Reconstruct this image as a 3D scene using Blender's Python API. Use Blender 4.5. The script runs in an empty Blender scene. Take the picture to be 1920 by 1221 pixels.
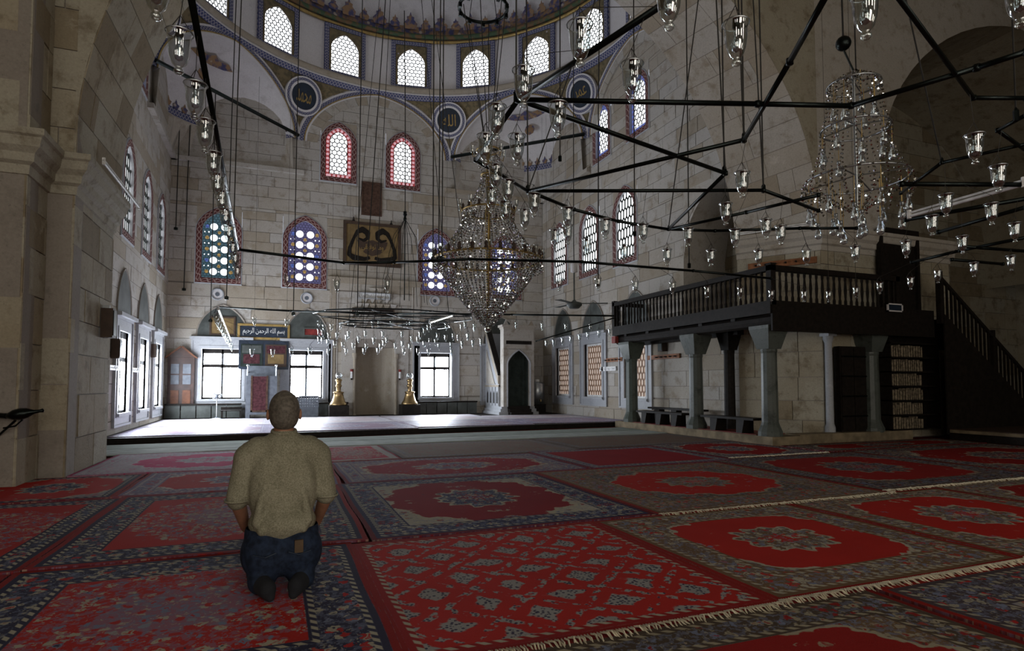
# Interior of a stone mosque: domed bay, hanging glass lamps, rugs, a man kneeling.
# World: X = right, Y = towards the mihrab wall, Z = up, metres.
import bpy, math, random, unicodedata
from mathutils import Vector, Matrix
R = math.radians
random.seed(11)
scene = bpy.context.scene
C = scene.collection

# ------------------------------------------------------------------ camera, world, exposure
cam_d = bpy.data.cameras.new('camera')
cam = bpy.data.objects.new('camera', cam_d); C.objects.link(cam)
cam_d.sensor_width = 36.0
cam_d.lens = 36.0 * 1130.0 / 1920.0
cam_d.shift_y = 0.0293
cam_d.clip_start = 0.05; cam_d.clip_end = 200
cam.location = (0, 0, 1.12)
cam.rotation_euler = (R(92.8), 0, R(-21.5))
scene.camera = cam

world = bpy.data.worlds.new('sky'); scene.world = world
world.use_nodes = True
bg = world.node_tree.nodes['Background']
bg.inputs['Color'].default_value = (0.75, 0.83, 1.0, 1)
bg.inputs['Strength'].default_value = 1.0

vs = scene.view_settings
vs.view_transform = 'Standard'; vs.look = 'None'; vs.gamma = 1.0
vs.use_curve_mapping = False
vs.exposure = -0.20
scene.display_settings.display_device = 'sRGB'
try:
    scene.cycles.use_denoising = True
    scene.cycles.max_bounces = 6
    scene.cycles.diffuse_bounces = 4
    scene.cycles.glossy_bounces = 2
    scene.cycles.transparent_max_bounces = 14
    scene.cycles.use_adaptive_sampling = True
    scene.cycles.adaptive_threshold = 0.05
    scene.cycles.caustics_reflective = False
    scene.cycles.caustics_refractive = False
    scene.cycles.sample_clamp_indirect = 4.0
except Exception:
    pass

# strengths of the daylight behind the glass and of the added rear fill (W/m2/sr as emitted by the panes)
SKY_DRUM, SKY_HIGH, SKY_LOW, FILL_REAR = 4.2, 2.6, 52.0, 6.6

# ------------------------------------------------------------------ node helper
class NT:
    def __init__(self, name):
        self.m = bpy.data.materials.new(name); self.m.use_nodes = True
        self.t = self.m.node_tree; self.t.nodes.clear()
        self.out = self.t.nodes.new('ShaderNodeOutputMaterial')
    def n(self, typ): return self.t.nodes.new('ShaderNode' + typ)
    def link(self, a, b): self.t.links.new(a, b)
    def put(self, sock, v):
        if v is None: return
        if isinstance(v, bpy.types.NodeSocket): self.link(v, sock)
        elif isinstance(v, (tuple, list)):
            v = tuple(v)
            if sock.type == 'RGBA' and len(v) == 3: v = v + (1,)
            sock.default_value = v
        else: sock.default_value = v
    def math(self, op, a, b=None, c=None, clamp=False):
        k = self.n('Math'); k.operation = op; k.use_clamp = clamp
        self.put(k.inputs[0], a); self.put(k.inputs[1], b); self.put(k.inputs[2], c)
        return k.outputs[0]
    def vec(self, x, y, z=0.0):
        k = self.n('CombineXYZ'); self.put(k.inputs[0], x); self.put(k.inputs[1], y); self.put(k.inputs[2], z)
        return k.outputs[0]
    def mix(self, f, a, b, mode='MIX'):
        k = self.n('Mix'); k.data_type = 'RGBA'; k.blend_type = mode
        self.put(k.inputs[0], f); self.put(k.inputs[6], a); self.put(k.inputs[7], b)
        return k.outputs[2]
    def noise(self, vec, scale, detail=3.0, rough=0.55):
        k = self.n('TexNoise'); self.put(k.inputs['Vector'], vec)
        k.inputs['Scale'].default_value = scale; k.inputs['Detail'].default_value = detail
        k.inputs['Roughness'].default_value = rough
        return k.outputs[0]
    def voronoi(self, vec, scale, feature='F1', rand=1.0):
        k = self.n('TexVoronoi'); k.feature = feature; self.put(k.inputs['Vector'], vec)
        k.inputs['Scale'].default_value = scale; k.inputs['Randomness'].default_value = rand
        return k
    def step(self, v, lo, hi):
        k = self.n('MapRange'); k.interpolation_type = 'SMOOTHSTEP'
        self.put(k.inputs[0], v); k.inputs[1].default_value = lo; k.inputs[2].default_value = hi
        return k.outputs[0]
    def bump(self, h, strength=0.3, dist=0.02):
        k = self.n('Bump'); k.inputs['Strength'].default_value = strength; k.inputs['Distance'].default_value = dist
        self.put(k.inputs['Height'], h); return k.outputs[0]
    def pos(self):
        return self.n('NewGeometry').outputs['Position']
    def objrand(self):
        return self.n('ObjectInfo').outputs['Random']
    def bsdf(self, col, rough=0.8, metal=0.0, spec=0.3, normal=None, **kw):
        k = self.n('BsdfPrincipled')
        self.put(k.inputs['Base Color'], col); self.put(k.inputs['Roughness'], rough)
        self.put(k.inputs['Metallic'], metal); self.put(k.inputs['Specular IOR Level'], spec)
        if normal is not None: self.link(normal, k.inputs['Normal'])
        for a, v in kw.items(): self.put(k.inputs[a.replace('_', ' ')], v)
        self.link(k.outputs[0], self.out.inputs[0]); return k

M = {}
def plain(name, col, rough=0.6, metal=0.0, spec=0.4, vary=0.18, scale=9.0):
    nt = NT(name); p = nt.pos()
    f = nt.noise(p, scale, 4)
    dark = tuple(c * (1 - vary) for c in col); lite = tuple(min(1, c * (1 + vary)) for c in col)
    nt.bsdf(nt.mix(nt.step(f, .3, .7), dark, lite), rough, metal, spec)
    M[name] = nt.m; return nt.m
def stone(name, a, b, stain, bumpy=0.35, rough=0.85):
    nt = NT(name); p = nt.pos()
    big = nt.noise(p, 0.7, 4); mid = nt.noise(p, 3.1, 6, .65); fine = nt.noise(p, 38, 3)
    r = nt.objrand()
    c = nt.mix(nt.step(nt.math('ADD', nt.math('MULTIPLY', big, .6), nt.math('MULTIPLY', r, .4)), .28, .72), a, b)
    c = nt.mix(nt.math('MULTIPLY', nt.step(r, .74, .80), .55), c, stain)
    c = nt.mix(nt.math('MULTIPLY', nt.step(mid, .50, .70), .72), c, stain)
    c = nt.mix(nt.math('MULTIPLY', nt.step(nt.noise(p, 1.7, 5, .7), .58, .72), .45), c, tuple(x * .62 for x in stain))
    c = nt.mix(nt.math('MULTIPLY', nt.step(nt.noise(p, 15, 6, .78), .42, .31), .55), c, tuple(x * .5 for x in stain))
    c = nt.mix(nt.math('MULTIPLY', nt.step(nt.noise(p, 2.1, 6, .75), .60, .70), .35), c, tuple(min(1, x * 1.25) for x in a))
    bright = nt.math('ADD', .72, nt.math('ADD', nt.math('MULTIPLY', r, .26), nt.math('MULTIPLY', fine, .44)))
    c = nt.mix(1.0, c, nt.vec(bright, bright, bright), 'MULTIPLY')
    h = nt.math('ADD', nt.math('MULTIPLY', mid, .6), nt.math('ADD', nt.math('MULTIPLY', fine, .25), nt.math('MULTIPLY', nt.noise(p, 11, 5, .7), .4)))
    nt.bsdf(c, rough, 0, .25, nt.bump(h, bumpy, .03))
    M[name] = nt.m; return nt.m
def emit(name, col, strength, gloss=0.0):
    nt = NT(name); k = nt.n('Emission')
    k.inputs[0].default_value = tuple(col) + (1,); k.inputs[1].default_value = strength
    nt.link(k.outputs[0], nt.out.inputs[0]); M[name] = nt.m; return nt.m
def clear_glass(name, tint, refl=0.16, rough=0.03):
    nt = NT(name); tr = nt.n('BsdfTransparent'); gl = nt.n('BsdfGlossy'); mx = nt.n('MixShader')
    lw = nt.n('LayerWeight'); lw.inputs[0].default_value = .45
    tr.inputs[0].default_value = tuple(tint) + (1,); gl.inputs[0].default_value = (1, 1, 1, 1); gl.inputs['Roughness'].default_value = rough
    f = nt.math('ADD', refl, nt.math('MULTIPLY', lw.outputs['Facing'], .55), clamp=True)
    nt.link(f, mx.inputs[0]); nt.link(tr.outputs[0], mx.inputs[1]); nt.link(gl.outputs[0], mx.inputs[2])
    nt.link(mx.outputs[0], nt.out.inputs[0]); M[name] = nt.m; return nt.m

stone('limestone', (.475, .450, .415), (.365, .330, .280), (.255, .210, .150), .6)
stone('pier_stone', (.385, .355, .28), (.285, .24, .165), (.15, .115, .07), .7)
stone('joint', (.27, .24, .205), (.24, .21, .18), (.19, .165, .14), .2)
stone('marble', (.40, .41, .43), (.34, .35, .37), (.27, .28, .30), .1, .45)
stone('dark_marble', (.075, .09, .075), (.15, .165, .15), (.018, .022, .018), .15, .35)
stone('plaster', (.66, .64, .65), (.60, .585, .59), (.54, .52, .52), .08)
plain('black_metal', (.012, .016, .015), .32, .85, .5)
plain('cable_black', (.02, .018, .015), .7)
plain('dark_wood', (.012, .009, .007), .6, 0, .18, .35, 14)
plain('orange_wood', (.13, .048, .022), .5, 0, .3, .3, 6)
plain('brown_wood', (.038, .016, .011), .45, 0, .4, .4, 6)
plain('pale_wood', (.26, .105, .045), .6, 0, .3, .3, 8)
plain('brass', (.36, .25, .12), .38, 1.0)
plain('gilt', (.36, .25, .09), .45, .6)
plain('picture_brown', (.055, .032, .02), .6)
plain('navy_paint', (.012, .022, .04), .4)
plain('gold_cloth', (.20, .135, .06), .8, 0, .2, .2, 5)
plain('white_paint', (.75, .75, .74), .5)
plain('grey_paint', (.12, .135, .16), .5)
plain('slate_green', (.066, .074, .068), .55, 0, .4, .35, 3)
plain('floor_felt', (.10, .012, .010), .95, 0, .1, .3, 8)
plain('tan_wood', (.40, .26, .18), .6, 0, .3, .3, 8)
plain('brown_cloth', (.085, .050, .036), .9, 0, .1, .3, 12)
plain('red_paint', (.22, .03, .025), .6, 0, .3, .3, 12)
plain('green_cloth', (.022, .030, .026), .85, 0, .2, .3, 6)
plain('burgundy_cloth', (.065, .022, .026), .85, 0, .2, .4, 14)
plain('runner_grey', (.26, .30, .27), .9, 0, .15, .12, 4)
plain('runner_beige', (.24, .20, .16), .9, 0, .15, .35, 22)
plain('plinth_stone', (.21, .165, .105), .8, 0, .2, .3, 4)
plain('shelf_book', (.20, .16, .11), .8, 0, .2, .5, 20)
plain('fringe', (.62, .55, .40), .9, 0, .1, .2, 30)
plain('skin', (.30, .145, .085), .55, 0, .35, .12, 25)
plain('grey_hair', (.105, .090, .072), .7, 0, .3, .35, 60)
plain('denim', (.011, .018, .036), .85, 0, .2, .45, 30)
plain('leather_patch', (.075, .045, .022), .8)
plain('dark_sock', (.008, .009, .012), .9)
plain('steel', (.40, .42, .43), .35, .9)
emit('day_white', (.94, .97, 1.0), SKY_DRUM)
emit('day_high', (.96, .98, 1.0), SKY_HIGH)
emit('day_low', (.84, .91, 1.0), SKY_LOW)
emit('fill_rear', (1.0, .93, .82), FILL_REAR)  # warm glow for the added fill panes behind the camera
emit('glass_blue', (.16, .24, .72), .62)
emit('glass_violet', (.30, .28, .58), .36)
emit('glass_teal', (.20, .36, .46), .30)
emit('glass_pink', (.95, .55, .62), .75)
emit('glass_red', (.75, .12, .13), .40)
emit('glass_amber', (.85, .55, .20), .5)
emit('tube_light', (.95, 1.0, .98), 3.0)
emit('lattice_lit', (.95, .80, .70), .62)
clear_glass('lamp_glass', (.84, .89, .89), .15)
clear_glass('crystal', (.46, .49, .45), .50, .04)
clear_glass('globe_glass', (.80, .86, .90), .25)

# shirt: woven olive grey with soft folds
nt = NT('shirt'); p = nt.pos()
f1 = nt.noise(p, 140, 2); f2 = nt.noise(p, 6, 3)
nt.bsdf(nt.mix(nt.step(nt.math('ADD', nt.math('MULTIPLY', f1, .7), nt.math('MULTIPLY', f2, .3)), .3, .7), (.145, .135, .090), (.285, .265, .190)), .9, 0, .15, nt.bump(f2, .5, .05)); M['shirt'] = nt.m
# red border round the windows with a pale interlace
def braid(name, base, line, scale):
    nt = NT(name); u = nt.n('TexCoord').outputs['UV']; s = nt.n('SeparateXYZ'); nt.link(u, s.inputs[0])
    w = nt.math('SINE', nt.math('MULTIPLY', s.outputs[0], scale)); w2 = nt.math('MULTIPLY', w, .32)
    d1 = nt.math('ABSOLUTE', nt.math('SUBTRACT', nt.math('SUBTRACT', s.outputs[1], .5), w2))
    d2 = nt.math('ABSOLUTE', nt.math('ADD', nt.math('SUBTRACT', s.outputs[1], .5), w2))
    d = nt.math('MINIMUM', d1, d2)
    nt.bsdf(nt.mix(nt.step(d, .05, .12), line, base), .8); M[name] = nt.m
braid('red_braid', (.105, .028, .026), (.34, .24, .22), 16.0)
braid('blue_braid', (.065, .075, .17), (.34, .33, .36), 30.0)
# gold ground of the pendentives with small flowers
nt = NT('pendentive_gold'); p = nt.pos(); v = nt.voronoi(p, 2.6)
c = nt.mix(nt.step(nt.noise(p, 9, 4), .4, .65), (.20, .155, .085), (.115, .098, .058))
c = nt.mix(nt.step(v.outputs['Distance'], .10, .06), c, (.46, .42, .44))
nt.bsdf(c, .8); M['pendentive_gold'] = nt.m
# painted band of the dome
nt = NT('dome_paint'); p = nt.pos(); s = nt.n('SeparateXYZ'); nt.link(p, s.inputs[0])
v = nt.voronoi(p, 3.2); nz = nt.noise(p, 5, 4)
c = nt.mix(nt.step(nz, .42, .6), (.30, .19, .105), (.07, .075, .17))
c = nt.mix(nt.step(v.outputs['Distance'], .22, .12), c, (.46, .40, .34))
nt.bsdf(c, .75); M['dome_paint'] = nt.m
nt = NT('dome_rope'); p = nt.pos(); nz = nt.noise(p, 4, 2)
nt.bsdf(nt.mix(nt.step(nz, .42, .58), (.17, .10, .05), (.055, .095, .05)), .7); M['dome_rope'] = nt.m

# ------------------------------------------------------------------ mesh helpers
class MB:
    """collects faces; build() links them as one mesh object"""
    def __init__(self): self.v = []; self.f = []; self.uv = {}
    def add(self, vs, fs):
        o = len(self.v); self.v += [tuple(q) for q in vs]; self.f += [tuple(i + o for i in q) for q in fs]; return self
    def quad(self, a, b, c, d, uv=None):
        o = len(self.v); self.v += [tuple(a), tuple(b), tuple(c), tuple(d)]
        if uv: self.uv[len(self.f)] = uv
        self.f.append((o, o + 1, o + 2, o + 3)); return self
    def hexa(self, p):   # 8 points: 0-3 one face, 4-7 the opposite one
        return self.add(p, [(3, 2, 1, 0), (4, 5, 6, 7), (0, 1, 5, 4), (1, 2, 6, 5), (2, 3, 7, 6), (3, 0, 4, 7)])
    def box(self, x0, x1, y0, y1, z0, z1):
        return self.hexa([(x0, y0, z0), (x1, y0, z0), (x1, y1, z0), (x0, y1, z0), (x0, y0, z1), (x1, y0, z1), (x1, y1, z1), (x0, y1, z1)])
    def fbox(self, fr, u0, u1, z0, z1, d0, d1):
        return self.hexa([fr(u0, z0, d0), fr(u1, z0, d0), fr(u1, z1, d0), fr(u0, z1, d0), fr(u0, z0, d1), fr(u1, z0, d1), fr(u1, z1, d1), fr(u0, z1, d1)])
    def tube(self, pts, r, n=6, caps=True):
        pts = [Vector(q) for q in pts]; rs = r if isinstance(r, (list, tuple)) else [r] * len(pts)
        o = len(self.v); ref = None
        for i, q in enumerate(pts):
            t = (pts[min(i + 1, len(pts) - 1)] - pts[max(i - 1, 0)])
            t = t.normalized() if t.length > 1e-9 else Vector((0, 0, 1))
            if ref is None: ref = t.orthogonal().normalized()
            a = (ref - t * ref.dot(t)); a = a.normalized() if a.length > 1e-6 else t.orthogonal().normalized(); ref = a
            b = t.cross(a)
            for k in range(n):
                w = 2 * math.pi * k / n
                self.v.append(tuple(q + (a * math.cos(w) + b * math.sin(w)) * rs[i]))
        for i in range(len(pts) - 1):
            for k in range(n):
                k2 = (k + 1) % n
                self.f.append((o + i * n + k, o + i * n + k2, o + (i + 1) * n + k2, o + (i + 1) * n + k))
        if caps:
            self.f.append(tuple(o + k for k in range(n))[::-1]); e = o + (len(pts) - 1) * n
            self.f.append(tuple(e + k for k in range(n)))
        return self
    def lathe(self, prof, c=(0, 0, 0), n=16, sx=1.0, sy=1.0, cap=False):
        o = len(self.v)
        for r, z in prof:
            for k in range(n):
                w = 2 * math.pi * k / n
                self.v.append((c[0] + r * math.cos(w) * sx, c[1] + r * math.sin(w) * sy, c[2] + z))
        for i in range(len(prof) - 1):
            for k in range(n):
                k2 = (k + 1) % n
                self.f.append((o + i * n + k, o + i * n + k2, o + (i + 1) * n + k2, o + (i + 1) * n + k))
        if cap:
            self.f.append(tuple(o + k for k in range(n))[::-1]); e = o + (len(prof) - 1) * n
            self.f.append(tuple(e + k for k in range(n)))
        return self
    def mesh(self, name, mat, smooth=False):
        me = bpy.data.meshes.new(name); me.from_pydata(self.v, [], self.f)
        if self.uv:
            lay = me.uv_layers.new(name='UVMap')
            for pi, uv in self.uv.items():
                for li, q in zip(me.polygons[pi].loop_indices, uv): lay.data[li].uv = q
        if mat: me.materials.append(M[mat] if isinstance(mat, str) else mat)
        if smooth: me.polygons.foreach_set('use_smooth', [True] * len(me.polygons))
        me.update(); return me
    def build(self, name, mat, parent=None, smooth=False, at=None, fix=False):
        me = self.mesh(name, mat, smooth)
        if fix:
            import bmesh
            bm = bmesh.new(); bm.from_mesh(me); bmesh.ops.remove_doubles(bm, verts=bm.verts, dist=1e-5)
            bmesh.ops.recalc_face_normals(bm, faces=bm.faces); bm.to_mesh(me); bm.free()
        return link(name, me, parent, at)
def link(name, me, parent=None, at=None):
    o = bpy.data.objects.new(name, me); C.objects.link(o)
    if at is not None: o.location = at
    if parent is not None: o.parent = parent
    return o
def empty(name, loc=(0, 0, 0), rz=0.0):
    o = bpy.data.objects.new(name, None); C.objects.link(o); o.location = loc; o.rotation_euler = (0, 0, rz); o.empty_display_size = .1
    return o
def tag(o, label=None, cat=None, group=None, kind=None):
    if label: o['label'] = label
    if cat: o['category'] = cat
    if group: o['group'] = group
    if kind: o['kind'] = kind
    return o
def copy_tree(o, parent=None):
    c = o.copy(); C.objects.link(c); c.parent = parent
    for ch in list(o.children): copy_tree(ch, c)
    return c
ARF = {}
for code in range(0xFE70, 0xFEFD):
    dd = unicodedata.decomposition(chr(code)).split()
    if len(dd) == 2: ARF[(chr(int(dd[1], 16)), dd[0])] = chr(code)
def shape_arabic(w):
    out = []
    for i, ch in enumerate(w):
        pj = i > 0 and (w[i - 1], '<initial>') in ARF
        nj = i < len(w) - 1 and (w[i + 1], '<final>') in ARF
        k = '<medial>' if pj and nj else '<final>' if pj else '<initial>' if nj else '<isolated>'
        out.append(ARF.get((ch, k)) or ARF.get((ch, '<final>' if pj else '<isolated>')) or ch)
    return ''.join(reversed(out))
def lettering(name, text, fr, uc, zc, width, height, d, mat, parent):
    """flat lettering set on a wall frame"""
    cu = bpy.data.curves.new('lettering', 'FONT'); cu.body = shape_arabic(text); cu.size = 1; cu.resolution_u = 2
    o = bpy.data.objects.new('lettering_source', cu); C.objects.link(o)
    dg = bpy.context.evaluated_depsgraph_get(); dg.update()
    me = bpy.data.meshes.new_from_object(o.evaluated_get(dg))
    bpy.data.objects.remove(o)
    xs = [v.co.x for v in me.vertices]; ys = [v.co.y for v in me.vertices]
    sx = width / (max(xs) - min(xs)); sy = height / (max(ys) - min(ys)); mx = (max(xs) + min(xs)) / 2; my = (max(ys) + min(ys)) / 2
    for v in me.vertices: v.co = fr(uc + (v.co.x - mx) * sx * fr.flip, zc + (v.co.y - my) * sy, d)
    me.materials.clear(); me.materials.append(M[mat]); me.name = name
    ob = link(name, me, parent); return ob

class Frame:
    """u along the wall, z up, d out of the wall into the room; flip = -1 when +u reads right to left"""
    def __init__(self, o, u, n, flip=1): self.o = Vector(o); self.u = Vector(u).normalized(); self.n = Vector(n).normalized(); self.flip = flip
    def __call__(self, u, z, d=0.0): return self.o + self.u * u + self.n * d + Vector((0, 0, z))
XL, XR, YB, XC, YC = -3.1, 9.55, 21.0, 3.22, 14.70
BACK = Frame((0, YB, 0), (1, 0, 0), (0, -1, 0))
LEFT = Frame((XL, 0, 0), (0, 1, 0), (1, 0, 0))
RIGHT = Frame((XR, 0, 0), (0, 1, 0), (-1, 0, 0), -1)

def cut(rects, hole):
    a0, a1, b0, b1 = hole; out = []
    for (u0, u1, z0, z1) in rects:
        if a1 <= u0 or a0 >= u1 or b1 <= z0 or b0 >= z1: out.append((u0, u1, z0, z1)); continue
        if b0 > z0: out.append((u0, u1, z0, b0))
        if b1 < z1: out.append((u0, u1, b1, z1))
        m0, m1 = max(z0, b0), min(z1, b1)
        if a0 > u0: out.append((u0, a0, m0, m1))
        if a1 < u1: out.append((a1, u1, m0, m1))
    return out
def wall(name, fr, u0, u1, z0, z1, holes=(), deep=(), course=.36, seed=1, mat='limestone', label=None, thick=.10, blen=(.5, 1.4), cap=300, zone=None):
    core = [(u0, u1, z0, z1)]
    for h in deep: core = cut(core, (h[0] - .02, h[1] + .02, h[2] - .02, h[3] + .02))
    mb = MB()
    for (a, b, c, d) in core: mb.fbox(fr, a, b, c, d, -thick - .25, -thick + .075)
    root = mb.build(name, 'joint'); tag(root, label, None, None, 'structure')
    rnd = random.Random(seed); cells = []; z = z0
    while z < z1 - .02:
        h = course * rnd.uniform(.85, 1.15); zt = min(z + h, z1); u = u0 - rnd.uniform(0, .8)
        while u < u1:
            w = rnd.uniform(*blen); a, b = max(u, u0), min(u + w, u1); u += w
            if b - a < .06: continue
            rr = [(a, b, z, zt)]
            for hh in holes: rr = cut(rr, hh)
            for q in rr:
                if q[1] - q[0] > .05 and q[3] - q[2] > .05: cells.append(q)
        z = zt
    if zone: cells.sort(key=lambda q: 0 if zone(q) else 1)
    g = .007; rest = MB()
    for i, (a, b, c, d) in enumerate(cells):
        m = MB() if i < cap else rest
        m.fbox(fr, a + g, b - g, c + g, d - g, -thick, rnd.uniform(-.008, .004))
        if i < cap: m.build('stone', mat, root)
    if rest.v:
        tag(rest.build('stonework', mat, root), kind='stuff')
    return root
def arch_pts(u0, u1, zs, z1, n=10, point=.18):
    """points of a slightly pointed arch from (u0,zs) over the top to (u1,zs)"""
    m = (u0 + u1) / 2; w = (u1 - u0) / 2; out = []
    for i in range(2 * n + 1):
        a = math.pi * (1 - i / (2 * n)); x = math.cos(a); s = math.sin(a)
        s = s * (1 - point) + point * (1 - abs(x))
        out.append((m + w * x, zs + (z1 - zs) * s))
    return out
def outline(u0, u1, z0, z1, rise=None, n=8, point=.25):
    rise = (u1 - u0) * .58 if rise is None else rise
    return [(u0, z0)] + arch_pts(u0, u1, z1 - rise, z1, n, point) + [(u1, z0)]
def strip(mb, fr, A, B, dA, dB, tiled=True):
    """quads between two outlines of equal length, with uv along the length"""
    s = 0.0; n = len(A)
    for i in range(n):
        j = (i + 1) % n
        L = math.hypot(A[j][0] - A[i][0], A[j][1] - A[i][1])
        mb.quad(fr(*A[i], dA), fr(*A[j], dA), fr(*B[j], dB), fr(*B[i], dB), [(s, 0), (s + L, 0), (s + L, 1), (s, 1)] if tiled else None)
        s += L
def fan(mb, fr, P, d):
    o = len(mb.v); mb.v += [tuple(fr(u, z, d)) for u, z in P]; mb.f.append(tuple(range(o, o + len(P))))
def inside(P, u, z):
    c = False; n = len(P)
    for i in range(n):
        (x1, y1), (x2, y2) = P[i], P[(i + 1) % n]
        if (y1 > z) != (y2 > z) and u < (x2 - x1) * (z - y1) / (y2 - y1) + x1: c = not c
    return c
def bar2(mb, fr, a, b, w, d0, d1):
    dx, dz = b[0] - a[0], b[1] - a[1]; L = math.hypot(dx, dz) or 1; nx, nz = -dz / L * w / 2, dx / L * w / 2
    q = [(a[0] + nx, a[1] + nz), (b[0] + nx, b[1] + nz), (b[0] - nx, b[1] - nz), (a[0] - nx, a[1] - nz)]
    mb.hexa([fr(*p, d0) for p in q] + [fr(*p, d1) for p in q])
def hexgrid(mb, fr, P, s, w, d0, d1, stretch=1.0):
    """lead cames of a honeycomb inside outline P, s = side of a cell"""
    us = [p[0] for p in P]; zs = [p[1] for p in P]; dx = s * math.sqrt(3); dz = s * 1.5 * stretch
    r = 0; z = min(zs) - s
    while z < max(zs) + s:
        u = min(us) - dx + (dx / 2 if r % 2 else 0)
        while u < max(us) + dx:
            c = [(u + s * math.sin(k * math.pi / 3), z + s * stretch * math.cos(k * math.pi / 3)) for k in range(6)]
            for k in (0, 1, 2):
                a, b = c[k], c[(k + 1) % 6]; m = ((a[0] + b[0]) / 2, (a[1] + b[1]) / 2)
                if inside(P, *m): bar2(mb, fr, a, b, w, d0, d1)
            u += dx
        z += dz; r += 1
def disc(mb, fr, u, z, r, d, n=12):
    fan(mb, fr, [(u + r * math.cos(2 * math.pi * k / n), z + r * math.sin(2 * math.pi * k / n)) for k in range(n)], d)
# ================================================================== THE SETTING
Frame.__init__.__defaults__ = (1,)
class TFrame(Frame):
    """a frame with a tilted up vector"""
    def __init__(self, o, u, up, n, flip=1):
        Frame.__init__(self, o, u, n, flip); self.up = Vector(up).normalized()
    def __call__(self, u, z, d=0.0): return self.o + self.u * u + self.up * z + self.n * d

# floors
tag(MB().box(-9, 24, -6, 24, -.3, -.02).build('floor', 'floor_felt'), 'dark red felt underlay of the floor', None, None, 'structure')
mb = MB()
pf = [(-3.1, 13.48), (9.55, 14.45), (9.55, 21.2), (-3.1, 21.2)]
mb.hexa([(x, y, -.02) for x, y in pf] + [(x, y, .10) for x, y in pf])
tag(mb.build('floor_platform', 'dark_wood', fix=True), 'raised platform before the mihrab wall', None, None, 'structure')

# window rectangles ------------------------------------------------
B_MID = [(-2.36, -1.06), (.18, 1.56), (4.67, 6.02), (7.30, 8.64)]; B_MZ = (4.33, 6.75)
B_UP = [(1.32, 2.50), (3.50, 4.72)]; B_UZ = (8.03, 10.10)
B_LOW = [(-2.13, -.97), (.46, 1.50), (4.80, 5.92), (7.3, 8.4)]; B_LZ = (.68, 2.26)
L_UP = [(14.85, 16.05), (16.95, 18.15), (19.0, 20.2)]; L_UZ = (4.33, 6.62)
L_TOP = [(13.85, 15.0), (15.9, 17.05)]; L_TZ = (8.25, 10.2)
L_LOW = [(14.85, 15.85), (16.95, 17.95), (19.0, 19.95)]; L_LZ = (.52, 2.28)
R_UP = [(14.50, 15.80), (16.65, 17.98), (18.88, 20.18)]; R_UZ = (4.68, 7.02)
R_TOP = [(13.85, 15.0), (15.9, 17.0)]; R_TZ = (8.25, 10.2)
R_LOW = [(14.1, 15.2), (16.5, 17.65), (18.75, 19.8)]; R_LZ = (.74, 2.45)
def rects(spans, z): return [(a, b, z[0], z[1]) for a, b in spans]
bh = rects(B_MID, B_MZ) + rects(B_UP, B_UZ) + rects(B_LOW, B_LZ)
lh = rects(L_UP, L_UZ) + rects(L_LOW, L_LZ) + rects(L_TOP, L_TZ)
NICHE = (10.3, 12.43, 2.6, 6.0)
rh = rects(R_UP, R_UZ) + rects(R_LOW, R_LZ) + rects(R_TOP, R_TZ) + [NICHE]
wall('wall_back', BACK, XL - .3, XR + .3, 0, 11.7, bh + [(2.1, 4.35, 0, 2.7)], bh + [(2.5, 3.95, 0, 2.4)], seed=4, label='grey ashlar wall with the prayer niche')
wall('wall_left', LEFT, 9.0, 21.2, 0, 12.0, lh, lh, seed=5, label='grey ashlar wall with tall windows on the left', zone=lambda q: q[1] > 12.5)
wall('wall_right', RIGHT, 10.3, 21.2, 0, 12.0, rh, rh, seed=6, label='grey ashlar wall with tall windows on the right', zone=lambda q: q[2] < 10.5)
# the tall recess at the near end of the right wall
mb = MB()
A = [(12.43, 2.6)] + [(12.43 - 1.75 * t, 4.3 + 1.65 * math.sqrt(max(0, 1 - (1 - t) ** 2))) for t in [i / 12 for i in range(13)]] + [(10.3, 5.6)]
for (a, b) in zip(A[1:], A[2:]): mb.quad(RIGHT(a[0], a[1]), RIGHT(b[0], b[1]), RIGHT(b[0], 6.02), RIGHT(a[0], 6.02))
for (a, b) in zip(A, A[1:]): mb.quad(RIGHT(a[0], a[1]), RIGHT(b[0], b[1]), RIGHT(b[0], b[1], -1.3), RIGHT(a[0], a[1], -1.3))
mb.quad(RIGHT(12.5, 2.6), RIGHT(10.2, 2.6), RIGHT(10.2, 2.6, -1.4), RIGHT(12.5, 2.6, -1.4)); mb.quad(RIGHT(10.3, 2.6), RIGHT(10.3, 6.1), RIGHT(10.3, 6.1, -1.4), RIGHT(10.3, 2.6, -1.4))
tag(mb.build('wall_recess', 'limestone'), 'pointed recess above the wooden gallery', None, None, 'structure')
RECESS = Frame((XR + 1.3, 0, 0), (0, 1, 0), (-1, 0, 0), -1)
wall('wall_recess_back', RECESS, 9.9, 12.6, 2.6, 6.1, seed=9, mat='pier_stone', label='shaded stone at the back of the recess')

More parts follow.
